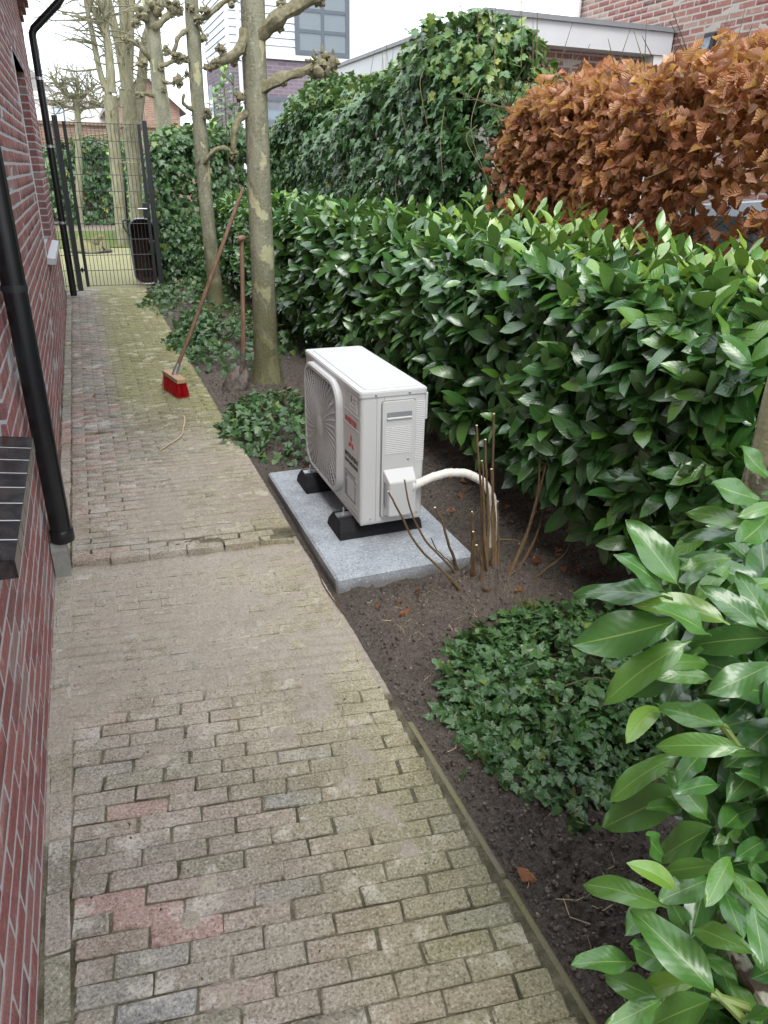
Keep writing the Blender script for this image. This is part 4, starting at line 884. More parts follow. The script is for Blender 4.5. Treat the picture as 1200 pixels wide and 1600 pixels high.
sx_, sy_, _ = project(Q+unit(D)*S[:, None]); ok = (sx_ > bnd(sy_)); Q, D, NN, S = Q[ok], D[ok], NN[ok], S[ok]
mats = frames(np.concatenate([Pb, Q]), np.concatenate([Db, D]), np.concatenate([Nb, NN]), np.concatenate([Sb, S])); wh = np.concatenate([np.array(Wb), rs.integers(0, 6, len(Q))])
repeat(ls, 'leaf', 'inner_leaves', LN, wh, mats, MAT['laurel_near'], 300)
sts = [[(1.02, .55, -.03), (.98, .52, .3), (.90, .50, .55), (.80, .48, .85)], [(1.04, .58, -.03), (1.02, .62, .35), (.93, .68, .7), (.82, .70, .98)], [(1.0, .5, -.03), (.93, .42, .3), (.80, .40, .55), (.72, .40, .72)], [(1.06, .6, -.02), (1.1, .75, .4), (1.02, .85, .8)]]
for i, q in enumerate(sts):
    m = MB(); m.tube(spath(q), np.linspace(.013, .006, 14), 8, wob=.12, seed=i); m.build('stem', MAT['hedge_stem'], ls, True)
q = [atd(860+u/3.529, 1280+v/3.529, d) for u, v, d in ((975, 590, 1.24), (1010, 700, 1.23), (1050, 790, 1.22), (1120, 900, 1.21), (1200, 1010, 1.20), (1330, 1190, 1.2))]
m = MB(); m.tube(spath(q), np.linspace(.009, .014, 14), 9, wob=.2, seed=8); tag(m.build('branch', MAT['lichen_bark'], ls, True), 'branch crusted with pale lichen')
for a, b in (((1090, 1040), (880, 960)), ((1060, 1100), (900, 945)), ((720, 1160), (790, 1250))):
    ox, oy, sc = (860, 1280, 3.529) if a[0] > 800 else (860, 700, 2.667)
    m = MB(); m.tube(spath([atd(ox+a[0]/sc, oy+a[1]/sc, 1.12), atd(ox+b[0]/sc, oy+b[1]/sc, 1.1)], 6), np.linspace(.006, .004, 6), 7); m.build('shoot', MAT['green_shoot'], ls, True)

# ================================================================== BEECH HEDGE
bh = thing('beech_hedge', (2.85, 2.8, 0), 'copper brown beech hedge keeping its dead leaves above the laurel', 'hedge')
C_, H_ = (2.90, 2.70, 1.53), (.32, 2.2, .56)
P, Nn = boxsurf(C_, H_, [(0, -1), (0, -1), (2, 1), (1, 1), (1, -1)], 1500, rs, 5)
dep = rs.random(len(P))**1.2*.42; gap = fbm(P[:, 1]*2.6, P[:, 2]*3.2, 21)
P = P+Nn*(.16*(fbm(P[:, 1]*2, P[:, 2]*2, 15)-.5)-dep)[:, None]; P[:, 2] += .10*(fbm(P[:, 1]*3, P[:, 0]*3, 33)-.5)*(P[:, 2] > 1.8)
dens = np.interp(P[:, 2], [1.0, 1.45, 1.75, 2.1], [.60, .32, .78, 1.0])+.15*np.clip(3.2-P[:, 1], -1, 1)*0; keep = rs.random(len(P)) < np.clip(dens+2.1*(gap-.5), .02, 1); P, Nn, dep = P[keep], Nn[keep], dep[keep]
n = len(P); D = unit(Nn*.6+np.array([0, 0, -.5])+rs.normal(0, .65, (n, 3))); NN = unit(Nn*.6+np.array([0, 0, .6])+rs.normal(0, .6, (n, 3)))
wh = np.clip((rs.normal(4.6, 2.1, n)+1.2*(Nn[:, 2] > .5)).astype(int), 0, 9); repeat(bh, 'leaf', 'foliage', BV, wh, frames(P, D, NN, rs.uniform(.034, .086, n)), MAT['beech'], 300, np.where(dep < .1, 1, .2))
tw = MB(); L2 = 0
for k in range(13):
    y0 = .75+k*.32+rs.normal(0, .05); x0 = 2.9+rs.normal(0, .06); q = spath([(x0, y0, -.05), (x0+rs.normal(0, .04), y0+rs.normal(0, .05), .7), (x0+rs.normal(0, .07), y0+rs.normal(0, .1), 1.3), (x0+rs.normal(0, .1), y0+rs.normal(0, .16), 1.95)], 12)
    m = MB(); m.tube(q, np.linspace(.021, .006, 12), 7, wob=.12, seed=k); m.build('stem', MAT['hedge_stem'], bh, True)
    for j in range(60):
        b = q[rs.integers(3, 12)]; d = unit(np.array([rs.normal(-.3, .7), rs.normal(0, .7), rs.uniform(.1, 1.0)])); l_ = rs.uniform(.15, .42); e = unit(d+rs.normal(0, .35, 3)); tw.tube([b, b+d*l_*.5, b+d*l_*.5+e*l_*.5], [.0042, .003, .0015], 4, cap=False)
for (u, v, l_) in ((895, 35, .35), (915, 95, .3), (985, 45, .3), (1010, 30, .35), (1140, 20, .35), (1175, 40, .3), (950, 60, .2), (870, 110, .25), (1100, 60, .3), (1165, 10, .3)):
    b = onx(u, v, 2.8); a = rs.normal(0, .25, 2); tw.tube([b-np.array([a[0]*l_*1.2, a[1]*l_*1.2, l_*1.3]), b-np.array([a[0]*l_*.4, a[1]*l_*.4, l_*.5]), b], [.004, .003, .0015], 4, cap=False)
o = tw.build('twigs', MAT['twig_bark'], bh); o['kind'] = 'stuff'

# ================================================================== IVY
def ivy_mass(th, c, h, faces, dens, size, limit, p=4.0, lump=.28, zmin=.05, yellow=.03, seed=1, cut=None, bulge=False):
    r = np.random.default_rng(seed); P, Nn = boxsurf(c, h, faces, dens*2, r, p); dep = np.where(r.random(len(P)) < .5, r.random(len(P))**1.5*.2, r.uniform(.12, .42, len(P)))
    P = P+Nn*(lump*(fbm(P[:, 1]*1.5+P[:, 0], P[:, 2]*1.6, seed+3)-.5)+.10*(fbm(P[:, 1]*5+P[:, 0]*5, P[:, 2]*5, seed+5)-.5)-dep)[:, None]
    if bulge: P[:, 2] += sstep(1.2, 2.4, P[:, 2])*(.25*np.exp(-((P[:, 1]-5.8)/.85)**2)-.10*np.exp(-((P[:, 1]-7.3)/.7)**2)+.22*(fbm(P[:, 1]*1.2, P[:, 0]*1.2, 91)-.5)); P[:, 0] -= .16*np.exp(-((P[:, 1]-5.9)/1.0)**2)*sstep(1.1, 1.9, P[:, 2])
    hol = fbm(P[:, 1]*2.2+P[:, 0]*2.2, P[:, 2]*2.4, seed+9); k_ = (P[:, 2] > zmin) & ((hol > .36) | (dep > .16))
    if cut is not None: k_ &= cut(P)
    P, Nn, dep = P[k_], Nn[k_], dep[k_]
    n = len(P); D = unit(Nn*.35+np.array([0, 0, -.8])+r.normal(0, .42, (n, 3))); NN = unit(Nn*.9+np.array([0, 0, .55])+r.normal(0, .30, (n, 3)))
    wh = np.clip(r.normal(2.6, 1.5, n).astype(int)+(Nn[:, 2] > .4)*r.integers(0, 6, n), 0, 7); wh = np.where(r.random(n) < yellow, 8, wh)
    repeat(th, 'leaf', 'foliage', IV, wh, frames(P, D, NN, size*r.uniform(.4, 1.2, n)), MAT['ivy'], limit, np.where(dep < .07, 1, .2)); return P, Nn
iv = thing('ivy_hedge', (2.9, 7.6, 0), 'tall rounded mass of dark green ivy between the laurel and beech hedges', 'ivy')
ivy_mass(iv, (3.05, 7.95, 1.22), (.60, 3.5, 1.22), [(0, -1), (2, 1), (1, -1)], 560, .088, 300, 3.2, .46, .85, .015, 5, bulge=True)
for k in range(9):
    y0 = rs.uniform(4.7, 8.5); z0 = rs.uniform(1.3, 2.3); x0 = 2.42; q = spath([(x0+.1, y0, z0), (x0-.06, y0-rs.uniform(.1, .3), z0-rs.uniform(.05, .25)), (x0-.08, y0-rs.uniform(.3, .6), z0-rs.uniform(.2, .6))], 9)
    m = MB(); m.tube(q, np.linspace(.0032, .0014, 9), 5); m.build('runner', MAT['vine'], iv, True)
for k in range(22):
    y0 = rs.uniform(4.4, 10); x0 = rs.uniform(2.6, 3.2); zt = 2.48+rs.uniform(.05, .28); m = MB(); m.tube([(x0, y0, 2.2), (x0+rs.normal(0, .04), y0+rs.normal(0, .04), zt)], [.004, .0015], 4); m.build('runner', MAT['vine'], iv, True)
ig = thing('ivy_screen', (1.8, 11.3, 0), 'dense dark ivy screen covering the fence right of the wire gate', 'ivy')
ivy_mass(ig, (1.98, 11.35, 1.02), (1.08, .36, 1.08), [(1, -1), (2, 1), (0, -1)], 620, .085, 0, 5.0, .22, .05, .01, 8)
ls2 = thing('laurel_shrub', (2.0, 11.2, 0), 'fresh green laurel shoots rising above the ivy between the two plane trunks', 'shrub')
ctr = np.array([ony(u, v, 11.0+rs.uniform(-.3, .4)) for u, v in ((350, 130), (345, 150), (365, 150), (335, 165), (375, 170), (352, 175), (320, 190), (340, 195), (370, 195), (300, 185), (360, 210), (330, 215))]); A = unit(np.stack([rs.normal(0, .2, 12), rs.normal(-.2, .2, 12), np.ones(12)], 1))
Q, D, NN, S, I = shoots(ctr, A, 9, .14, np.full(12, .22), rs); repeat(ls2, 'leaf', 'foliage', LV, rs.integers(6, 13, len(Q)), frames(Q, D, NN, S), MAT['laurel'], 0)
for b in ctr[:6]:
    m = MB(); m.tube([(b[0], b[1]+.1, 0), (b[0], b[1]+.05, b[2]*.6), tuple(b+(0, 0, .1))], [.01, .007, .003], 5); m.build('stem', MAT['hedge_stem'], ls2, True)
def ivy_patch(pts, n, size, hgt, label, limit, seed, zb=0.0, vines=40):
    r = np.random.default_rng(seed); poly = np.array([gnd(u, v, zb)[:2] for u, v in pts]); c = poly.mean(0); th = thing('ivy_patch', (c[0], c[1], zb), label, 'ivy', None)
    P = []
    ang = np.unwrap(np.arctan2(poly[:, 1]-c[1], poly[:, 0]-c[0])); o = np.argsort(np.arctan2(poly[:, 1]-c[1], poly[:, 0]-c[0])); aa = np.arctan2(poly[:, 1]-c[1], poly[:, 0]-c[0])[o]; rr0 = np.linalg.norm(poly-c, axis=1)[o]
    a = r.uniform(-np.pi, np.pi, n); R0 = np.interp(a, aa, rr0, period=2*np.pi)*(1+.16*(fbm(a*2.2+9, a*0, seed)-.5)*2); f = np.sqrt(r.random(n))*(1+.06*r.normal(size=n)); x = c[0]+np.cos(a)*R0*f; y = c[1]+np.sin(a)*R0*f
    dome = np.clip(1-f**3.2, 0, 1); lay_ = r.random(n)**.6; zg = z_bed(x, y); z = zg+.012+hgt*dome*lay_*(.55+.9*fbm(x*7, y*7, seed+2))
    Nn = unit(np.stack([np.cos(a)*f**3*.9, np.sin(a)*f**3*.9, np.ones(n)*.8], 1)+r.normal(0, .28, (n, 3))); D = unit(np.stack([np.cos(a), np.sin(a), -.3*np.ones(n)], 1)*.6+r.normal(0, .6, (n, 3)))
    wh = np.clip(r.normal(3.4, 1.6, n).astype(int), 0, 7); s = size*r.uniform(.4, 1.25, n)
    repeat(th, 'leaf', 'foliage', IV, wh, frames(np.stack([x, y, z], 1), D, Nn, s), MAT['ivy'], limit, np.where(lay_ > .7, 1, .4))
    m = MB()
    for k in range(vines):
        i = r.choice(np.where(f < .8)[0]); b = np.array([x[i], y[i], max(zg[i]+.006, z[i]-.02)]); d = r.normal(0, 1, 2)*.032; e = d+r.normal(0, .03, 2); m.tube(spath([b, b+(d[0], d[1], r.uniform(-.01, .03)), b+(d[0]+e[0], d[1]+e[1], 0)], 6), .0022, 4, cap=False)
    if vines: v_ = m.build('vines', MAT['vine'], th, True); v_['kind'] = 'stuff'
    return th
ivy_patch([(705, 1075), (722, 1150), (760, 1200), (830, 1270), (900, 1300), (1010, 1230), (1060, 1100), (1010, 960), (900, 940), (800, 955), (745, 1000)], 3400, .040, .12, 'dense ivy cushion on the soil beneath the near laurel leaves', 300, 31, 0, 90)
ivy_patch([(366, 655), (385, 695), (420, 722), (478, 722), (510, 690), (478, 630), (430, 620), (390, 625)], 1100, .048, .16, 'ivy patch on the soil just beyond the concrete slab', 300, 32, UP, 30)
ivy_patch([(286, 520), (300, 555), (335, 592), (385, 600), (440, 560), (420, 500), (380, 480), (320, 485)], 2200, .055, .22, 'wide ivy patch around the foot of the spade and broom handle', 0, 33, UP, 0)
ivy_patch([(252, 470), (266, 492), (300, 498), (325, 480), (318, 452), (280, 448)], 900, .06, .20, 'small ivy clump on the soil near the gate foot', 0, 34, UP, 0)

# ================================================================== PLANE TREES
def fist(parent, c, r, seed, mat='knob_bark', n=11, stubs=10):
    rr = np.random.default_rng(seed); m = MB()
    for k in range(n):
        d = unit(rr.normal(size=3)); m.blob(np.array(c)+d*r*.55*rr.random()**.5*1.3, r*rr.uniform(.28, .5), int(seed*13+k), 7, 5, .35)
    for k in range(stubs):
        d = unit(rr.normal(size=3)+(0, 0, .35)); b = np.array(c)+d*r*.7; m.tube([b, b+d*r*rr.uniform(.25, .6)], [r*.12, r*.07], 5)
    return m.build('knob', MAT[mat], parent, True)
def plane_tree(label, ctr, r0, flare, ztop, yb, branches, seed, group, lean=0.0):
    """ctr: list of (x, y, z) along the trunk axis"""
    t_ = thing('plane_tree', (ctr[0][0], ctr[0][1], 0), label, 'tree', group)
    q = spath(ctr, 44); n = len(q); z = q[:, 2]; rad = r0*np.interp(z, [0, ztop], [1.05, .84])+flare*np.exp(-np.clip(z, 0, 9)/.11)
    rad = rad*(1+.035*np.array([2*float(vnoise(i*.35, seed, seed))-1 for i in range(n)])); m = MB(); m.tube(q, rad, 26, wob=.045, seed=seed); m.build('trunk', MAT['plane_bark'], t_, True)
    for k, (pts, rb, knobs) in enumerate(branches):
        P_ = [ony(u, v, yb+dy) for (u, v, dy) in pts]; c = spath(P_, 12); m = MB(); m.tube(c, np.linspace(rb*1.25, rb*.8, 12)*(1+.15*np.sin(np.arange(12)*1.9+k)), 9, wob=.22, seed=seed+k)
        b = m.build('branch', MAT['knob_bark'], t_, True)
        for j, (u, v, dy, rk) in enumerate(knobs): fist(b, ony(u, v, yb+dy), rk, seed*7+k*3+j)
    return t_
GP = 'plane trees in a row along the path'
plane_tree('mottled plane tree trunk with the broom and spade leaning against it', [(1.215, 5.60, -.05), (1.215, 5.6, .4), (1.225, 5.6, 1.2), (1.238, 5.6, 2.2), (1.252, 5.6, 3.0), (1.26, 5.6, 3.7)], .087, .05, 3.6, 5.6,
           [([(405, 138, -.03), (425, 131, -.08), (448, 118, -.1), (470, 114, -.1), (490, 106, -.1)], .034, [(503, 100, -.1, .10), (490, 108, -.08, .065), (515, 96, -.1, .07), (444, 128, -.1, .03)]),
            ([(405, 52, -.02), (425, 35, -.08), (450, 18, -.12), (475, 4, -.12), (505, -14, -.12)], .044, [(442, 5, -.1, .045), (437, 44, -.08, .034), (500, 2, -.1, .04)]),
            ([(383, 50, -.02), (375, 78, -.06), (360, 90, -.1), (342, 98, -.1), (328, 104, -.1)], .030, [(345, 78, -.1, .040), (326, 105, -.1, .035), (366, 92, -.05, .045), (338, 98, -.12, .035)]),
            ([(384, 178, -.02), (371, 186, -.06), (365, 210, -.1), (364, 236, -.1)], .022, [(366, 240, -.1, .035), (378, 152, -.06, .045)])], 3, GP)
plane_tree('slimmer plane tree trunk with pale flaking patches behind the broom handle', [(1.36, 8.85, -.05), (1.36, 8.85, .3), (1.335, 8.85, 1.0), (1.325, 8.85, 1.7), (1.33, 8.85, 2.4), (1.345, 8.85, 3.1), (1.35, 8.85, 4.0)], .078, .05, 3.9, 8.85,
           [([(305, 35, 0), (316, 28, -.06), (332, 20, -.1), (345, 6, -.1), (360, -4, -.1)], .025, [(320, 16, -.1, .055), (362, 0, -.1, .07), (310, 30, -.1, .06)]),
            ([(304, 25, -.05), (312, 42, -.1), (318, 55, -.1)], .016, [(320, 60, -.1, .055), (297, 12, -.08, .05)]),
            ([(296, 45, 0), (288, 50, -.05), (277, 57, -.1), (276, 70, -.1), (270, 82, -.1)], .022, [(281, 91, -.1, .06), (272, 86, -.1, .05), (290, 92, -.05, .045)]),
            ([(305, 172, 0), (294, 168, -.06), (284, 160, -.08), (288, 147, -.1)], .018, [(292, 115, -.1, .04)]),
            ([(318, 256, -.05), (322, 250, -.1), (335, 233, -.12), (350, 229, -.14), (362, 238, -.14)], .022, [(366, 244, -.14, .05), (312, 254, -.06, .03), (324, 178, -.1, .06)])], 4, GP)
plane_tree('thick grey plane tree trunk standing in the soil behind the near laurel', [(1.385, 1.06, -.05), (1.385, 1.06, .3), (1.395, 1.06, 1.0), (1.395, 1.06, 1.8), (1.39, 1.06, 3.4)], .088, .055, 3.4, 1.06, [], 5, GP)
plane_tree('knobbly pollarded plane tree rising behind the ivy screen at the gate', [(1.42, 12.8, -.05), (1.42, 12.8, 1.0), (1.38, 12.8, 2.4), (1.36, 12.8, 3.4), (1.35, 12.8, 4.6)], .118, .05, 4.6, 12.8,
           [([(236, 50, 0), (240, 42, -.1), (252, 36, -.15), (262, 24, -.15), (276, 12, -.15)], .045, [(277, 13, -.15, .11), (262, 8, -.15, .10), (240, 12, -.12, .12), (268, 20, -.12, .08)]),
            ([(238, 96, 0), (226, 80, -.1), (210, 65, -.12), (194, 61, -.12)], .032, [(196, 60, -.12, .07), (214, 66, -.12, .05), (220, 20, -.1, .12), (212, 36, -.12, .09)]),
            ([(244, 108, 0), (252, 103, -.1), (262, 100, -.15), (276, 91, -.15)], .032, [(280, 92, -.15, .10), (260, 80, -.12, .08), (250, 106, -.1, .06)]),
            ([(244, 120, 0), (254, 126, -.1), (266, 131, -.12), (278, 128, -.12)], .026, [(279, 128, -.12, .10), (255, 141, -.1, .06)]),
            ([(238, 150, 0), (228, 146, -.1), (218, 148, -.12)], .026, [(217, 149, -.12, .07), (222, 100, -.12, .10)])], 6, GP)
def bare_tree(label, yb, trunks, seed, twigs, group=None, mat='grey_bark', tl=(.5, 1.3)):
    b0 = ony(trunks[0][0][0][0], trunks[0][0][0][1], yb); t_ = thing('bare_tree', (b0[0], b0[1], 0), label, 'tree', group); rr = np.random.default_rng(seed); tw = MB()
    for k, (pts, r0, r1) in enumerate(trunks):
        q = spath([ony(u, v, yb+dy) for u, v, dy in pts], 18)
        if k == 0: q = np.concatenate([[[q[0][0], q[0][1], -.02]], q])
        m = MB(); m.tube(q, np.linspace(r0, r1, len(q)), 12, wob=.08, seed=seed+k); m.build('trunk' if k == 0 else 'limb', MAT[mat], t_, True)
        for j in range(twigs if k else twigs//3):
            b = q[rr.integers(len(q)//2 if k == 0 else 2, len(q))]; d = unit(np.array([rr.normal(-.25, .8), rr.normal(0, .5), rr.uniform(-.1, .9)])); l_ = rr.uniform(*tl); p_ = [b]; rd = [min(.016, r1*.6)]
            for s in range(5): d = unit(d+rr.normal(0, .28, 3)+(0, 0, .06)); p_.append(p_[-1]+d*l_/5); rd.append(rd[0]*(1-s/5.5))
            tw.tube(p_, rd, 4, cap=False)
            for s in range(4): i = rr.integers(1, 5); e = unit(d+rr.normal(0, .7, 3)); tw.tube([p_[i], p_[i]+e*l_*.15, p_[i]+e*l_*.28+rr.normal(0, .03, 3)], [.006, .004, .003], 3, cap=False)
    o = tw.build('twigs', MAT['twig_bark' if mat != 'grey_bark' else 'grey_bark'], t_); o['kind'] = 'stuff'
bare_tree('greenish forked bare tree with many upright limbs beyond the wire gate', 17.4, [([(192, 385, 0), (184, 290, 0), (177, 200, 0), (172, 150, 0)], .115, .135), ([(172, 152, 0), (160, 128, 0), (150, 85, 0), (142, 40, 0), (133, 0, 0), (130, -30, 0)], .065, .035), ([(174, 145, 0), (172, 100, 0), (168, 60, 0), (158, 35, 0), (135, -5, 0)], .095, .05), ([(168, 62, 0), (165, 25, 0), (162, -10, 0)], .06, .05)], 61, 26)
bare_tree('stout mossy bare tree close behind the forked one beyond the gate', 18.6, [([(216, 372, 0), (210, 280, 0), (204, 200, 0), (198, 140, 0)], .13, .17), ([(198, 142, 0), (190, 90, 0), (180, 45, 0), (166, -10, 0)], .11, .075), ([(200, 142, 0), (196, 90, 0), (194, 40, 0), (190, -20, 0)], .12, .085), ([(202, 142, 0), (203, 80, 0), (204, 30, 0), (206, -15, 0)], .09, .07), ([(207, 235, 0), (215, 180, .2), (222, 120, .4), (226, 60, .4), (258, -10, .4)], .12, .09)], 62, 14)
bare_tree('small pleached bare tree spread flat above the garden wall', 23.0, [([(124, 330, 0), (123, 250, 0), (122, 190, 0), (120, 160, 0)], .085, .075), ([(120, 160, 0), (105, 145, 0), (90, 130, 0), (78, 120, 0)], .05, .03), ([(121, 160, 0), (135, 146, 0), (148, 132, 0)], .05, .03), ([(120, 158, 0), (121, 140, 0), (121, 122, 0)], .05, .035), ([(120, 172, 0), (100, 165, 0), (82, 162, 0)], .04, .025), ([(122, 172, 0), (145, 166, 0), (165, 168, 0)], .04, .025)], 63, 26, None, 'grey_bark', (.4, 1.0))

# ================================================================== GATE
gt = thing('wire_gate', (.4, 10.9, .03), 'black wire mesh garden gate closing the far end of the path', 'gate'); GY = 10.9
def post(name, x0, x1, z0, z1, par, dy=.03, cap=False):
    m = MB(); m.box((x0, GY-dy, z0), (x1, GY+dy, z1), ch=.004); return m.build(name, MAT['anthracite'], par)
po = post('gate_post', -.158, -.092, .0, 2.12, None, .035); tag(po, 'black square gate post beside the far downpipe', 'post')
pr = post('gate_post', .905, .965, .0, 2.10, None, .03); tag(pr, 'black gate post half hidden in the ivy screen', 'post')
post('stile', -.046, -.004, .08, 2.06, gt, .02); post('stile', .842, .882, .08, 2.06, gt, .02)
for z in (.30, 1.78):
    m = MB(); m.tube([(-.07, GY-.03, z-.03), (-.07, GY-.03, z+.03)], .014, 10); m.box((-.092, GY-.036, z-.012), (-.046, GY-.024, z+.012)); m.build('hinge', MAT['anthracite'], gt)
zs_ = np.linspace(.09, 2.05, 11)
for z in zs_:
    m = MB(); m.tube([(-.004, GY-.006, z), (.842, GY-.006, z)], .0042, 5); m.build('wire', MAT['anthracite'], gt)
for x in np.linspace(.04, .80, 17):
    m = MB(); m.tube([(x, GY+.003, .085), (x, GY+.003, 2.055)], .0036, 5); m.build('wire', MAT['anthracite'], gt)
lk = MB(); lk.box((.80, GY-.035, .94), (.885, GY+.03, 1.13), ch=.005); lo = lk.build('lock_case', MAT['anthracite'], gt)
m = MB(); m.tube([(.845, GY-.035, 1.06), (.845, GY-.07, 1.06), (.73, GY-.075, 1.06)], .009, 8); m.build('lever', MAT['zinc'], lo, True)
fx_ = thing('mesh_strip', (-.2, 10.95, .03), 'narrow strip of black wire mesh between the far downpipe and gate post', 'fence')
for x in (-.30, -.25, -.20, -.165):
    m = MB(); m.tube([(x, GY+.05, .05), (x, GY+.05, 2.05)], .0034, 5); m.build('wire', MAT['anthracite'], fx_)
for z in zs_:
    m = MB(); m.tube([(-.33, GY+.044, z), (-.125, GY+.044, z)], .0042, 5); m.build('wire', MAT['anthracite'], fx_)

# ================================================================== BROOM AND SPADE
br = thing('broom', (.485, 5.45, .03), 'push broom with red bristles and long wooden handle leaning on the plane tree', 'broom')
ba = unit(np.array([-.22, 1.0, 0])); bb = np.array([ba[1], -ba[0], 0]); bc = np.array([.487, 5.47, UP])
def bp(a, b, z): return bc+ba*a+bb*b+(0, 0, z)
m = MB(); hl, hw = .165, .036
for s in range(1):
    vs = [bp(a, b, z) for z in (.108, .143) for a, b in ((-hl, -hw), (hl, -hw), (hl, hw), (-hl, hw))]; m.add(vs, [(0, 1, 2, 3), (7, 6, 5, 4), (0, 4, 5, 1), (1, 5, 6, 2), (2, 6, 7, 3), (3, 7, 4, 0)])
hd = m.build('head', MAT['broom_wood'], br); bv = hd.modifiers.new('bevel', 'BEVEL'); bv.width = .006; bv.segments = 2
m = MB(); rr = np.random.default_rng(5)
for i in range(19):
    for j in range(6):
        a0, b0 = -hl*.94+2*hl*.94*i/18, -hw*.82+2*hw*.82*j/5
        for k in range(7): e = rr.normal(0, .006, 2); f_ = 1.10; m.tube([bp(a0+e[0]*.3, b0+e[1]*.3, .11), bp(a0*f_+e[0]+rr.normal(0, .003), b0*1.35+e[1], .003+.004*rr.random())], [.0016, .0011], 3, cap=False)
o = m.build('bristles', MAT['bristle'], br); o['kind'] = 'stuff'
h0 = bp(-.01, .0, .145); h1 = np.array([1.108, 5.54, 1.445])
m = MB(); q = h0+(h1-h0)*np.linspace(0, 1, 16)[:, None]+np.stack([.006*np.sin(np.linspace(0, 5, 16)), np.zeros(16), np.zeros(16)], 1); m.tube(q, np.r_[np.full(14, .0145), .0135, .0105], 12, wob=.04, seed=2); m.build('handle', MAT['handle_wood'], br, True)
m = MB(); d = unit(h1-h0); m.tube([h0-d*.005, h0+d*.085], [.019, .0165], 12); m.tube([h0+(.022, -.004, -.006), h0+d*.10+(.012, -.006, 0)], .005, 6); m.build('socket', MAT['zinc'], br, True)
sd_ = thing('spade', (.9, 5.4, .03), 'old wooden handled spade with rusty blade propped against the plane tree', 'spade')
s0 = np.array([1.000, 5.43, .255]); s1 = np.array([1.052, 5.47, 1.105]); m = MB(); m.tube(spath([s0+(-.01, -.01, -.10), s0, (s0+s1)/2+(.004, 0, 0), s1]), np.linspace(.019, .0155, 14), 12, wob=.04, seed=6); m.build('shaft', MAT['handle_wood'], sd_, True)
m = MB(); m.tube(spath([s1+(-.030, -.04, .004), s1+(0, 0, .012), s1+(.03, .03, .004)], 9), [.012, .019, .021, .021, .020, .021, .021, .019, .012], 12, wob=.05); m.build('grip', MAT['handle_wood'], sd_, True)
bx = unit(np.array([-.105, -.04, -.20])); by = unit(np.cross(bx, np.array([-.3, -1, .35]))); bz = np.cross(bx, by); b0 = s0+(-.005, -.008, -.045); vs = []
NL, NWd = 9, 7
for i in range(NL):
    f_ = i/(NL-1); wd_ = np.interp(f_, [0, .12, .25, .8, 1], [.022, .062, .088, .092, .082])
    for j in range(NWd): u = j/(NWd-1)*2-1; vs.append(b0+bx*(f_*.265)+by*u*wd_+bz*(.020*u*u-.012*math.sin(f_*3)))
m = MB(); m.add(vs, [(i*NWd+j, i*NWd+j+1, (i+1)*NWd+j+1, (i+1)*NWd+j) for i in range(NL-1) for j in range(NWd-1)]); bl_ = m.build('blade', MAT['rusty_steel'], sd_, True); so = bl_.modifiers.new('solid', 'SOLIDIFY'); so.thickness = .003
m = MB(); m.tube([s0+(.004, .004, .06), s0+(-.01, -.01, -.05), b0+bx*.06], [.021, .021, .010], 12); m.build('socket', MAT['rusty_steel'], sd_, True)

# ================================================================== SMALL THINGS ON THE GROUND
def litter(name, pts, r, mat, label, z, cat='twig'):
    m = MB(); q = spath([gnd(u, v, z) for u, v in pts], 14)+np.array([0, 0, r*.8]); m.tube(q, np.linspace(r*.7, r, 14)*(1+.15*np.sin(np.arange(14)*2.1)), 7, wob=.1, seed=3); return tag(m.build(name, MAT[mat], None, True), label, cat)
litter('twig', [(249, 705), (268, 693), (287, 681), (285, 672), (289, 663), (288, 651)], .0055, 'dry_twig', 'crooked pale twig lying on the paving in front of the broom', UP+.006)
litter('twig', [(497, 893), (505, 915), (522, 940), (540, 962)], .0028, 'stem_bark', 'thin brown twig lying beside the concrete slab corner', .004)
litter('twig', [(455, 605), (440, 612), (425, 616)], .003, 'dry_twig', 'thin straw-like twig on the soil near the plane tree foot', UP+.02)
def dead_leaf(u, v, s, tint, label, z=.0, seed=1):
    p_ = gnd(u, v, z); rr = np.random.default_rng(seed); M_ = frames(np.array([p_+(0, 0, .006)]), np.array([[rr.normal(), rr.normal(), .1]]), np.array([[.2, -.1, 1.0]]), s)[0]; va = beech_var(seed, tint); o = link('fallen_leaf', va.mesh('fallen_leaf', MAT['beech']), None, M_.tolist()); tag(o, label, 'leaf')
dead_leaf(808, 1358, .05, .75, 'small brown dead leaf on the dark soil next to the kerb', .004, 3)
dead_leaf(150, 620, .03, .2, 'dark shrivelled leaf lying on the paving near the wall edging', UP, 4)
dead_leaf(203, 507, .04, .1, 'dark leaf scrap lying on the mossy paving towards the gate', UP, 5)
dead_leaf(245, 494, .04, .3, 'brown leaf scrap at the mossy path edge by the small ivy clump', UP, 6)
gs = thing('grass_tuft', (1.30, 2.02, 0), 'tiny pale grass tuft sprouting behind the ivy cushion', 'grass'); gp_ = gnd(830, 955, .0); rr = np.random.default_rng(9); m = MB()
for k in range(40): d = rr.normal(0, .025, 2); b = gp_+(rr.normal(0, .014), rr.normal(0, .014), 0); m.tube([b, b+(d[0]*.5, d[1]*.5, .03), b+(d[0], d[1], .045)], [.0014, .0012, .0004], 3, cap=False)
m.build('blades', MAT['green_shoot'], gs)['kind'] = 'stuff'
rt = thing('red_tub', (1.42, 10.3, .03), 'small red plastic tub hidden under the ivy next to the slim plane tree', 'tub'); c = gnd(312, 436, .04); m = MB()
m.tube([c+(0, 0, -.02), c+(0, 0, .12), c+(0, 0, .125), c+(0, 0, .12)], [.10, .13, .142, .12], 20, cap=False); m.tube([c+(0, 0, -.02), c+(0, 0, -.01)], .10, 20); m.build('bowl', MAT['red_plastic'], rt, True)
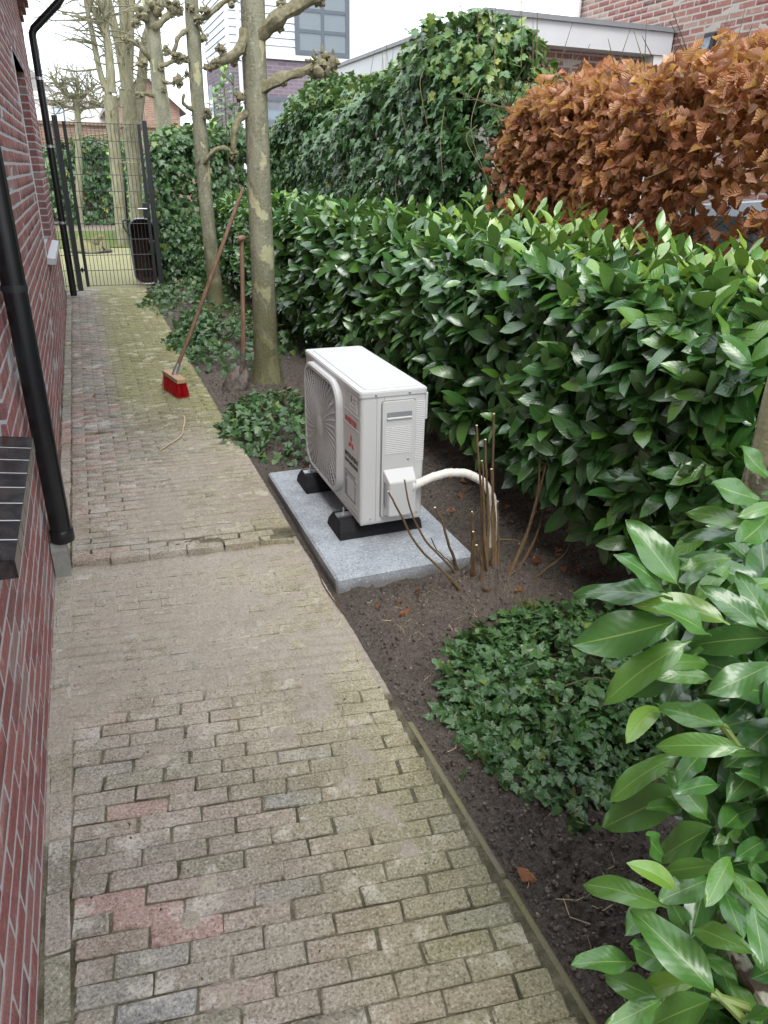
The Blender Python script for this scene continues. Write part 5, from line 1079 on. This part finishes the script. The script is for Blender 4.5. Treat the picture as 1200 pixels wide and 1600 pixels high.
m = MB(); m.tube([c+(.14*math.cos(a), .14*math.sin(a), .123) for a in np.linspace(0, 6.2832, 25)], .007, 6, cap=False); m.build('rim', MAT['red_plastic'], rt, True)

# ================================================================== WHEELBARROW AND BAG BEHIND THE GATE
wb = thing('wheelbarrow', (.75, 11.25, .03), 'steel wheelbarrow tipped upright against the ivy behind the gate', 'wheelbarrow'); wy = 11.16
def ring(sx_, z0, z1, r, y, cx_=.775): return [(x, y, z) for x, z in rrect(cx_-sx_, cx_+sx_, z0, z1, r, 6)]
m = MB(); r1 = ring(.165, .06, .92, .13, wy); r2 = ring(.12, .14, .82, .11, wy+.16); r3 = ring(.06, .25, .70, .05, wy+.20); nn = len(r1)
m.add(r1+r2+r3, [(k*nn+i, k*nn+(i+1) % nn, (k+1)*nn+(i+1) % nn, (k+1)*nn+i) for k in range(2) for i in range(nn)]+[tuple(range(2*nn, 3*nn))]); tb = m.build('tray', MAT['barrow_inside'], wb, True); so = tb.modifiers.new('solid', 'SOLIDIFY'); so.thickness = .004
m = MB(); m.tube(r1+[r1[0]], .011, 6, cap=False); m.build('rim', MAT['barrow_steel'], tb, True)
for s in (-1, 1):
    m = MB(); xx = .775+s*.15; m.tube(spath([(xx, wy+.2, .15), (xx+s*.02, wy+.22, .7), (xx+s*.02, wy+.1, 1.0), (xx, wy+.02, 1.35)], 12), .014, 8); fr = m.build('frame_tube', MAT['anthracite'], wb, True)
    m = MB(); m.tube([(xx, wy+.03, 1.28), (xx, wy, 1.42)], .018, 8); m.build('grip', MAT['green_grip'], fr, True)
m = MB(); m.tube(spath([(.62, wy, .90), (.54, wy-.01, .91), (.53, wy-.01, .84), (.56, wy-.01, .76), (.61, wy, .70)], 14), .012, 8); m.build('stand', MAT['green_grip'], wb, True)
m = MB(); m.tube([(.775+.0, wy+.30+.14*math.cos(a), .18+.14*math.sin(a)) for a in np.linspace(0, 6.2832, 25)], .035, 8, cap=False); wl = m.build('wheel', MAT['tyre'], wb, True)
m = MB(); m.tube([(.75, wy+.30, .18), (.80, wy+.30, .18)], .10, 16); m.build('rim', MAT['barrow_steel'], wl, True)
gb = thing('garden_bag', (.14, 16.1, .03), 'collapsed olive garden bag gaping open on the mossy yard behind the gate', 'bag'); rr = np.random.default_rng(12)
def bagshell(cx_, w_, h_, ph, open_):
    vs, n, k = [], 16, 6
    for i in range(k):
        f_ = i/(k-1)
        for j in range(n):
            a = 2*math.pi*j/n; q = 1+.16*math.sin(3*a+ph)+.08*math.sin(7*a+ph*2); rad = (1.0-.25*f_)*q; z = h_*f_*(.8+.35*math.sin(2*a+ph)); vs.append((cx_+w_*rad*math.cos(a), 16.1+.30*rad*math.sin(a)+.1*f_, .03+z))
    m = MB(); m.add(vs, [(i*n+j, i*n+(j+1) % n, (i+1)*n+(j+1) % n, (i+1)*n+j) for i in range(k-1) for j in range(n)]); return m
m = bagshell(.12, .33, .27, .4, 1); sk = m.build('skin', MAT['olive_bag'], gb, True); so = sk.modifiers.new('solid', 'SOLIDIFY'); so.thickness = .006
m = MB(); m.blob((.12, 16.15, .08), .25, 3, 12, 6, .2, (1.1, .9, .45)); m.build('contents', MAT['black_bag'], gb, True)
m = MB(); m.tube([(.12+.37*math.cos(a), 16.1+.34*math.sin(a), .045+.01*math.sin(5*a)) for a in np.linspace(0, 6.2832, 33)], .022, 6, cap=False); m.build('base_rim', MAT['black_bag'], gb, True)

# ================================================================== BACKGROUND OF THE YARD
def wallbox(name, x0, x1, y0, y1, z0, z1, mat, par): m = MB(); m.box((x0, y0, z0), (x1, y1, z1)); return m.build(name, MAT[mat], par)
gw = thing('garden_wall', (0, 25, 0), 'weathered brown brick garden wall behind the far hedge', 'wall'); wallbox('brickwork', -9, 4.6, 25.0, 25.25, 0, 2.62, 'garden_brick', gw); wallbox('coping', -9.05, 4.65, 24.95, 25.3, 2.62, 2.70, 'garden_brick', gw)
fh = thing('far_hedge', (-.5, 24.2, 0), 'evergreen climber hedge covering the garden wall beyond the lawn', 'hedge')
ivy_mass(fh, (-.9, 24.2, .85), (3.2, .5, 1.35), [(1, -1), (2, 1)], 150, .17, 0, 4.0, .7, .02, .03, 14)
fl = thing('laurel_bush', (1.5, 20, 0), 'bright green laurel bush glimpsed between the two far trunks', 'bush'); k = 130
ctr = np.stack([rs.uniform(.85, 2.4, k), rs.uniform(19.5, 20.5, k), rs.uniform(.2, 2.3, k)], 1); A = unit(np.stack([rs.normal(0, .4, k), np.full(k, -.7), rs.uniform(.1, .9, k)], 1)); Q, D, NN, S, I = shoots(ctr, A, 7, .16, np.full(k, .1), rs); repeat(fl, 'leaf', 'foliage', LV, rs.integers(6, 13, len(Q)), frames(Q, D, NN, S), MAT['laurel'], 0)
m = MB(); m.tube([(1.6, 20.1, 0), (1.6, 20.1, 1.6)], [.04, .015], 6); m.build('stem', MAT['hedge_stem'], fl)
def house_box(label, x0, x1, y0, y1, h, wallm, roofm, rh, verge=True):
    t_ = thing('house', ((x0+x1)/2, y0, 0), label, 'house'); m = MB(); m.box((x0, y0, -.1), (x1, y1, h)); xm = (x0+x1)/2; m.prism([(x0, h), (x1, h), (xm, h+rh)][::1] and [(h, x0), (h, x1), (h+rh, xm)], 1, y0, y1); m.build('wall', MAT[wallm], t_)
    for s, xe in ((-1, x0-.3), (1, x1+.3)):
        m = MB(); zz0 = h-.3*rh/((x1-x0)/2); m.prism([(zz0, xe), (zz0+.16, xe), (h+rh+.16, xm), (h+rh, xm)], 1, y0-.25, y1+.2); r_ = m.build('roof', MAT[roofm], t_)
        m = MB(); m.prism([(zz0-.02, xe-s*.0), (zz0+.2, xe), (h+rh+.2, xm), (h+rh-.02, xm)], 1, y0-.30, y0-.252); m.build('verge', MAT['pvc_white'], r_)
    return t_
def window(par, x0, x1, z0, z1, y, mul=(1, 1), mat='frame_grey', fw=.06):
    m = MB(); m.box((x0-fw, y-.04, z0-fw), (x1+fw, y-.002, z0)); m.box((x0-fw, y-.04, z1), (x1+fw, y-.002, z1+fw)); m.box((x0-fw, y-.04, z0), (x0, y-.002, z1)); m.box((x1, y-.04, z0), (x1+fw, y-.002, z1))
    for i in range(1, mul[0]): xx = x0+(x1-x0)*i/mul[0]; m.box((xx-fw*.35, y-.037, z0), (xx+fw*.35, y-.003, z1))
    for zf in mul[1] if isinstance(mul[1], tuple) else [i/mul[1] for i in range(1, mul[1])]: zz_ = z0+(z1-z0)*zf; m.box((x0, y-.034, zz_-fw*.35), (x1, y-.003, zz_+fw*.35))
    w_ = m.build('window', MAT[mat], par)
    m = MB(); m.box((x0, y-.014, z0), (x1, y-.004, z1)); m.build('pane', MAT['window_glass'], w_)
    return w_
pL, pR = ony(176, 190, 38)[0], ony(282, 190, 38)[0]
h1_ = house_box('brown brick gabled house with white verge seen behind the far trunks', pL, pR, 38, 46, ony(275, 168, 38)[2], 'garden_brick', 'grey_roof', 1.25)
wl_, wr_ = ony(20, 150, 44)[0], ony(178, 150, 44)[0]
h2_ = thing('house', (wl_, 44, 0), 'white rendered low house with grey roof far beyond the garden wall', 'house'); zt_ = ony(120, 148, 44)[2]; wallbox('wall', wl_-4, wr_+.5, 44, 52, 0, zt_, 'render_white', h2_)
m = MB(); xr0, xr1 = wl_-4.3, ony(92, 150, 44)[0]; m.prism([(zt_, xr0), (zt_, xr1), (zt_+1.9, xr1-2.0), (zt_+2.6, xr1-3.4), (zt_+2.6, xr0)], 1, 44.6, 51); m.build('roof', MAT['grey_roof'], h2_)
wallbox('fascia', wl_-4.1, wr_+.6, 43.85, 43.99, zt_-.28, zt_+.06, 'pvc_white', h2_); window(h2_, ony(85, 172, 44)[0], ony(98, 172, 44)[0], 2.6, 4.4, 44, (1, 1))

# ================================================================== CLAD HOUSE
Yc = 17.0; ch = thing('clad_house', (4.5, 17, 0), 'house with pale horizontal cladding over purple brick and a large gridded window', 'house')
xc = ony(355, 60, Yc)[0]; zc = ony(410, 82, Yc)[2]; yend = onx(317, 40, xc)[1]; xr = ony(546, 40, Yc)[0]
wallbox('wall', xc, xr, Yc, yend, -.1, zc, 'purple_brick', ch); wallbox('wall', xc+.03, xr-.02, Yc+.03, yend, zc, 7.2, 'siding', ch)
bd = .135; z = zc; k = 0; wx0, wx1, wz0, wz1 = ony(467, 60, Yc)[0], ony(539, 60, Yc)[0], ony(500, 81, Yc)[2], ony(500, 2, Yc)[2]
def board(parent, along, a0, a1, z0): 
    m = MB()
    if along == 'x': m.prism([(Yc+.03, z0), (Yc-.012, z0+.004), (Yc+.006, z0+bd-.008), (Yc+.03, z0+bd-.008)], 0, a0, a1)
    else: m.prism([(z0, xc+.03), (z0+.004, xc-.012), (z0+bd-.008, xc+.006), (z0+bd-.008, xc+.03)], 1, a0, a1)
    m.build('board', MAT['siding'], parent)
while z < 6.4:
    if wz0-.1 < z+bd/2 < wz1+.1: board(ch, 'x', xc-.0, wx0-.08, z)
    else: board(ch, 'x', xc, xr, z)
    board(ch, 'y', Yc+.035, yend, z); z += bd
m = MB(); m.box((xc-.03, Yc-.03, zc-.01), (xc+.035, Yc+.03, 6.4)); m.build('corner_trim', MAT['pvc_white'], ch); m = MB(); m.box((xc-.03, Yc-.05, zc-.1), (xr, Yc-.013, zc-.004)); m.build('drip_trim', MAT['pvc_white'], ch)
window(ch, wx0, wx1, wz0, wz1+.25, Yc-.02, (2, (.30, .62)), 'frame_grey', .09)
u0, u1 = ony(418, 175, Yc), ony(470, 130, Yc); window(ch, u0[0], ony(500, 150, Yc)[0], 1.3, u1[2]-.35, Yc, (3, 1), 'frame_grey', .07)
dx = MB(); sx0 = onx(330, 150, xc); dx.box((xc-.01, sx0[1]-.25, 1.9), (xc+.01, sx0[1]+.25, onx(330, 133, xc)[2])); dx.build('side_window', MAT['window_glass'], ch)
m = MB(); m.box((xc-.35, Yc-.45, 6.4), (xr+.5, yend+.3, 6.62)); m.build('roof', MAT['fascia'], ch)
m = MB(); m.tube([(xc+.22, Yc-.05, 0), (xc+.22, Yc-.05, 6.4)], .04, 8); m.build('rain_pipe', MAT['siding'], ch, True)

# ================================================================== FLAT EXTENSION AND BRICK HOUSE
ex = thing('flat_extension', (5, 7.5, 0), 'flat roofed brick extension with wide pale fascia behind the beech hedge', 'extension')
c0 = gnd(760, 18, 3.0); Ye = c0[1]; x0 = c0[0]; x1 = ony(1054, 45, Ye)[0]; zf0 = ony(900, 74, Ye)[2]
m = MB(); m.box((x0+.25, Ye+.22, -.1), (x1-.12, Ye+4.8, zf0+.1)); ew = m.build('wall', MAT['beige_mortar'], ex)
OR = [(.23, .085, .07), (.28, .125, .095), (.18, .07, .06), (.31, .19, .145), (.11, .06, .058), (.34, .27, .22)]
lay(ew, 'brick', 'brickwork', (x0+.25, Ye+.22, 1.5), (1, 0, 0), (0, 0, 1), (0, -1, 0), x1-x0-.37, zf0-1.45, OR, [.25, .25, .15, .15, .1, .1], .0625, .20, .012, .05, limit=120, seed=5)
m = MB(); m.box((x0, Ye, zf0), (x1, Ye+5.0, 2.985)); m.build('fascia', MAT['fascia'], ex); m = MB(); m.box((x0-.03, Ye-.03, 2.986), (x1+.03, Ye+5.0, 3.03)); m.build('roof_edge', MAT['trim_grey'], ex)
m = MB(); m.box((x1-.20, Ye+.02, 0), (x1-.08, Ye+.16, zf0-.003)); m.build('pillar', MAT['pvc_white'], ex)
bhs = thing('brick_house', (8, 6, 0), 'tall mixed red brick house wall rising behind the flat extension', 'house'); XB = x1+.03; yb1 = onx(898, 10, XB)[1]
m = MB(); m.box((XB, -2, -.1), (XB+6, yb1, 7.5)); bw_ = m.build('wall', MAT['beige_mortar'], bhs)
lay(bw_, 'brick', 'brickwork', (XB, yb1, 1.0), (0, -1, 0), (0, 0, 1), (-1, 0, 0), yb1-2.6, 4.4, OR, [.2, .24, .12, .2, .1, .14], .0625, .20, .012, .05, limit=300, seed=6)
m = MB(); m.tube([(XB-.06, yb1-.16, 3.05), (XB-.06, yb1-.16, 7.4)], .045, 10); m.build('rain_pipe', MAT['pvc_white'], bhs, True)
m = MB(); m.prism([(7.5, XB-.45), (7.5, XB+6.4), (10.4, XB+3)], 1, -2.3, yb1+.3); m.build('roof', MAT['roof_tile'], bhs)
lm = thing('wall_lamp', (XB, 6.5, 3), 'small dark wall lamp on the tall brick house', 'lamp'); q = onx(1104, 68, XB-.06); m = MB(); m.box(q-(.0, .07, .08), q+(.058, .07, .10), ch=.015); m.build('housing', MAT['anthracite'], lm); m = MB(); m.box(q-(.012, .05, .06), q+(-.001, .05, .05), ch=.01); m.build('lens', MAT['window_glass'], lm)

# ================================================================== CAR BEHIND THE BEECH HEDGE
car = thing('parked_car', (4.9, 3.6, -.05), 'silver parked car glimpsed through the gaps of the beech hedge', 'car'); G0 = -.05
prof = [(-2.05, .28), (-2.1, .55), (-2.02, .82), (-1.6, .92), (-1.15, .97), (-.45, 1.42), (.3, 1.48), (1.05, 1.42), (1.75, 1.02), (2.05, .98), (2.12, .62), (2.08, .28)]
m = MB(); n = len(prof); sec = []
for f_, wdt in ((-1, .0), (-.97, .5), (-.8, .9), (.8, .9), (.97, .5), (1, 0)): pass
rows = []
for a, (sx_, inset) in enumerate(((-.86, .0), (-.80, .05), (.80, .05), (.86, .0))):
    row = []
    for (yy, zz_) in prof: tum = .17*max(0, (zz_-.95)/.5); ww = sx_*(1-tum/ .9); row.append((4.9+ww, 3.6+yy*(1 if inset else .985), G0+zz_+(inset*.25 if zz_ > .9 else 0)))
    rows.append(row)
vs = sum(rows, []); fs = [(k*n+i, (k+1)*n+i, (k+1)*n+(i+1) % n, k*n+(i+1) % n) for k in range(3) for i in range(n)]+[tuple(range(n)), tuple(range(3*n, 4*n))[::-1]]
m.add(vs, fs); m.build('body', MAT['car_paint'], car, True)
for s in (-1, 1):
    for poly in (((-1.0, 1.0), (-.42, 1.36), (-.02, 1.40), (-.02, 1.0)), ((.05, 1.0), (.05, 1.40), (.75, 1.37), (1.35, 1.02))):
        m = MB(); vs = []
        for off in (0, .008):
            for yy, zz_ in poly: tum = .17*max(0, (zz_-.95)/.5); vs.append((4.9+s*(.862*(1-tum/.9)+off), 3.6+yy, G0+zz_))
        m.add(vs, [(0, 1, 2, 3), (4, 5, 6, 7), (0, 1, 5, 4), (1, 2, 6, 5), (2, 3, 7, 6), (3, 0, 4, 7)]); m.build('side_window', MAT['car_glass'], car)
    for yy in (-1.3, 1.3):
        m = MB(); xx = 4.9+s*.78; m.tube([(xx-.1*s, 3.6+yy, G0+.31), (xx-.09*s, 3.6+yy, G0+.31), (xx+.09*s, 3.6+yy, G0+.31), (xx+.10*s, 3.6+yy, G0+.31)], [.27, .31, .31, .27], 24); wh_ = m.build('wheel', MAT['tyre'], car, True)
        m = MB(); m.tube([(xx+.09*s, 3.6+yy, G0+.31), (xx+.108*s, 3.6+yy, G0+.31)], [.21, .19], 20); m.build('rim', MAT['zinc'], wh_, True)
    m = MB(); m.box((4.9+s*.55, 3.6-2.12, G0+.62), (4.9+s*.82, 3.6-1.98, G0+.78), ch=.03); m.build('headlight', MAT['car_glass'], car); m = MB(); m.box((4.9+s*.6, 3.6+2.0, G0+.7), (4.9+s*.82, 3.6+2.12, G0+.9), ch=.03); m.build('tail_light', MAT['red_plastic'], car)
    m = MB(); m.box((4.9+s*.86, 3.6-.85, G0+.98), (4.9+s*1.02, 3.6-.70, G0+1.10), ch=.03); m.build('mirror', MAT['car_paint'], car)
for nm_, a, b in (('windscreen', (-1.12, 1.0), (-.5, 1.405)), ('rear_window', (1.12, 1.40), (1.68, 1.07))):
    m = MB(); vs = [(4.9+sx_*w_, 3.6+y_, G0+z_+.035) for (y_, z_), w_ in ((a, .70), (b, .62)) for sx_ in (-1, 1)]; m.add(vs, [(0, 1, 3, 2)]); o = m.build(nm_, MAT['car_glass'], car); so = o.modifiers.new('solid', 'SOLIDIFY'); so.thickness = .01; so.offset = 1

gp2 = thing('fence_post', (3.25, 2.2, 0), 'slim green metal fence post behind the foot of the beech hedge', 'post'); q = onx(1147, 372, 3.3); m = MB(); m.box((3.28, q[1]-.025, -.05), (3.32, q[1]+.025, 1.32), ch=.004); m.build('post', MAT['green_grip'], gp2)
for z in (.3, .8, 1.25):
    m = MB(); m.box((3.275, q[1]-.03, z), (3.325, q[1]+.03, z+.03)); m.build('clip', MAT['zinc'], gp2)

# leaf litter under the hedges and straw bits on the soil
N = 170; px = np.where(R.random(N) < .75, R.uniform(1.62, 2.4, N), R.uniform(.85, 1.6, N)); py = R.uniform(.9, 4.2, N); ok = ~((px > .75) & (px < 1.43) & (py > 2.38) & (py < 3.68)); px, py = px[ok], py[ok]; N = len(px)
D = np.stack([R.normal(size=N), R.normal(size=N), R.normal(0, .15, N)], 1); NN = np.stack([R.normal(0, .3, N), R.normal(0, .3, N), np.ones(N)], 1)
o = link('leaf_litter', merged_mesh('leaf_litter', BV, R.integers(0, 7, N), frames(np.stack([px, py, z_bed(px, py)+.008], 1), D, NN, R.uniform(.025, .06, N)), MAT['beech'])); tag(o, 'scattered brown dead leaves on the soil under the laurel hedge', 'leaf litter', kind='stuff')
m = MB()
for k in range(90):
    x_, y_ = R.uniform(.8, 1.75), R.uniform(.7, 2.38); a = R.uniform(0, 6.28); l_ = R.uniform(.012, .05); pts_ = [(x_+l_*f_*math.cos(a+f_*.5), y_+l_*f_*math.sin(a+f_*.5)) for f_ in (-1, 0, 1)]
    m.tube([(u_, v_, float(z_bed(np.array([u_]), np.array([v_]))[0])+.005) for u_, v_ in pts_], .0011, 3, cap=False)
o = m.build('straw', MAT['dry_twig']); tag(o, 'fine straw and root bits strewn over the soil around the cut shrub', 'straw', kind='stuff')
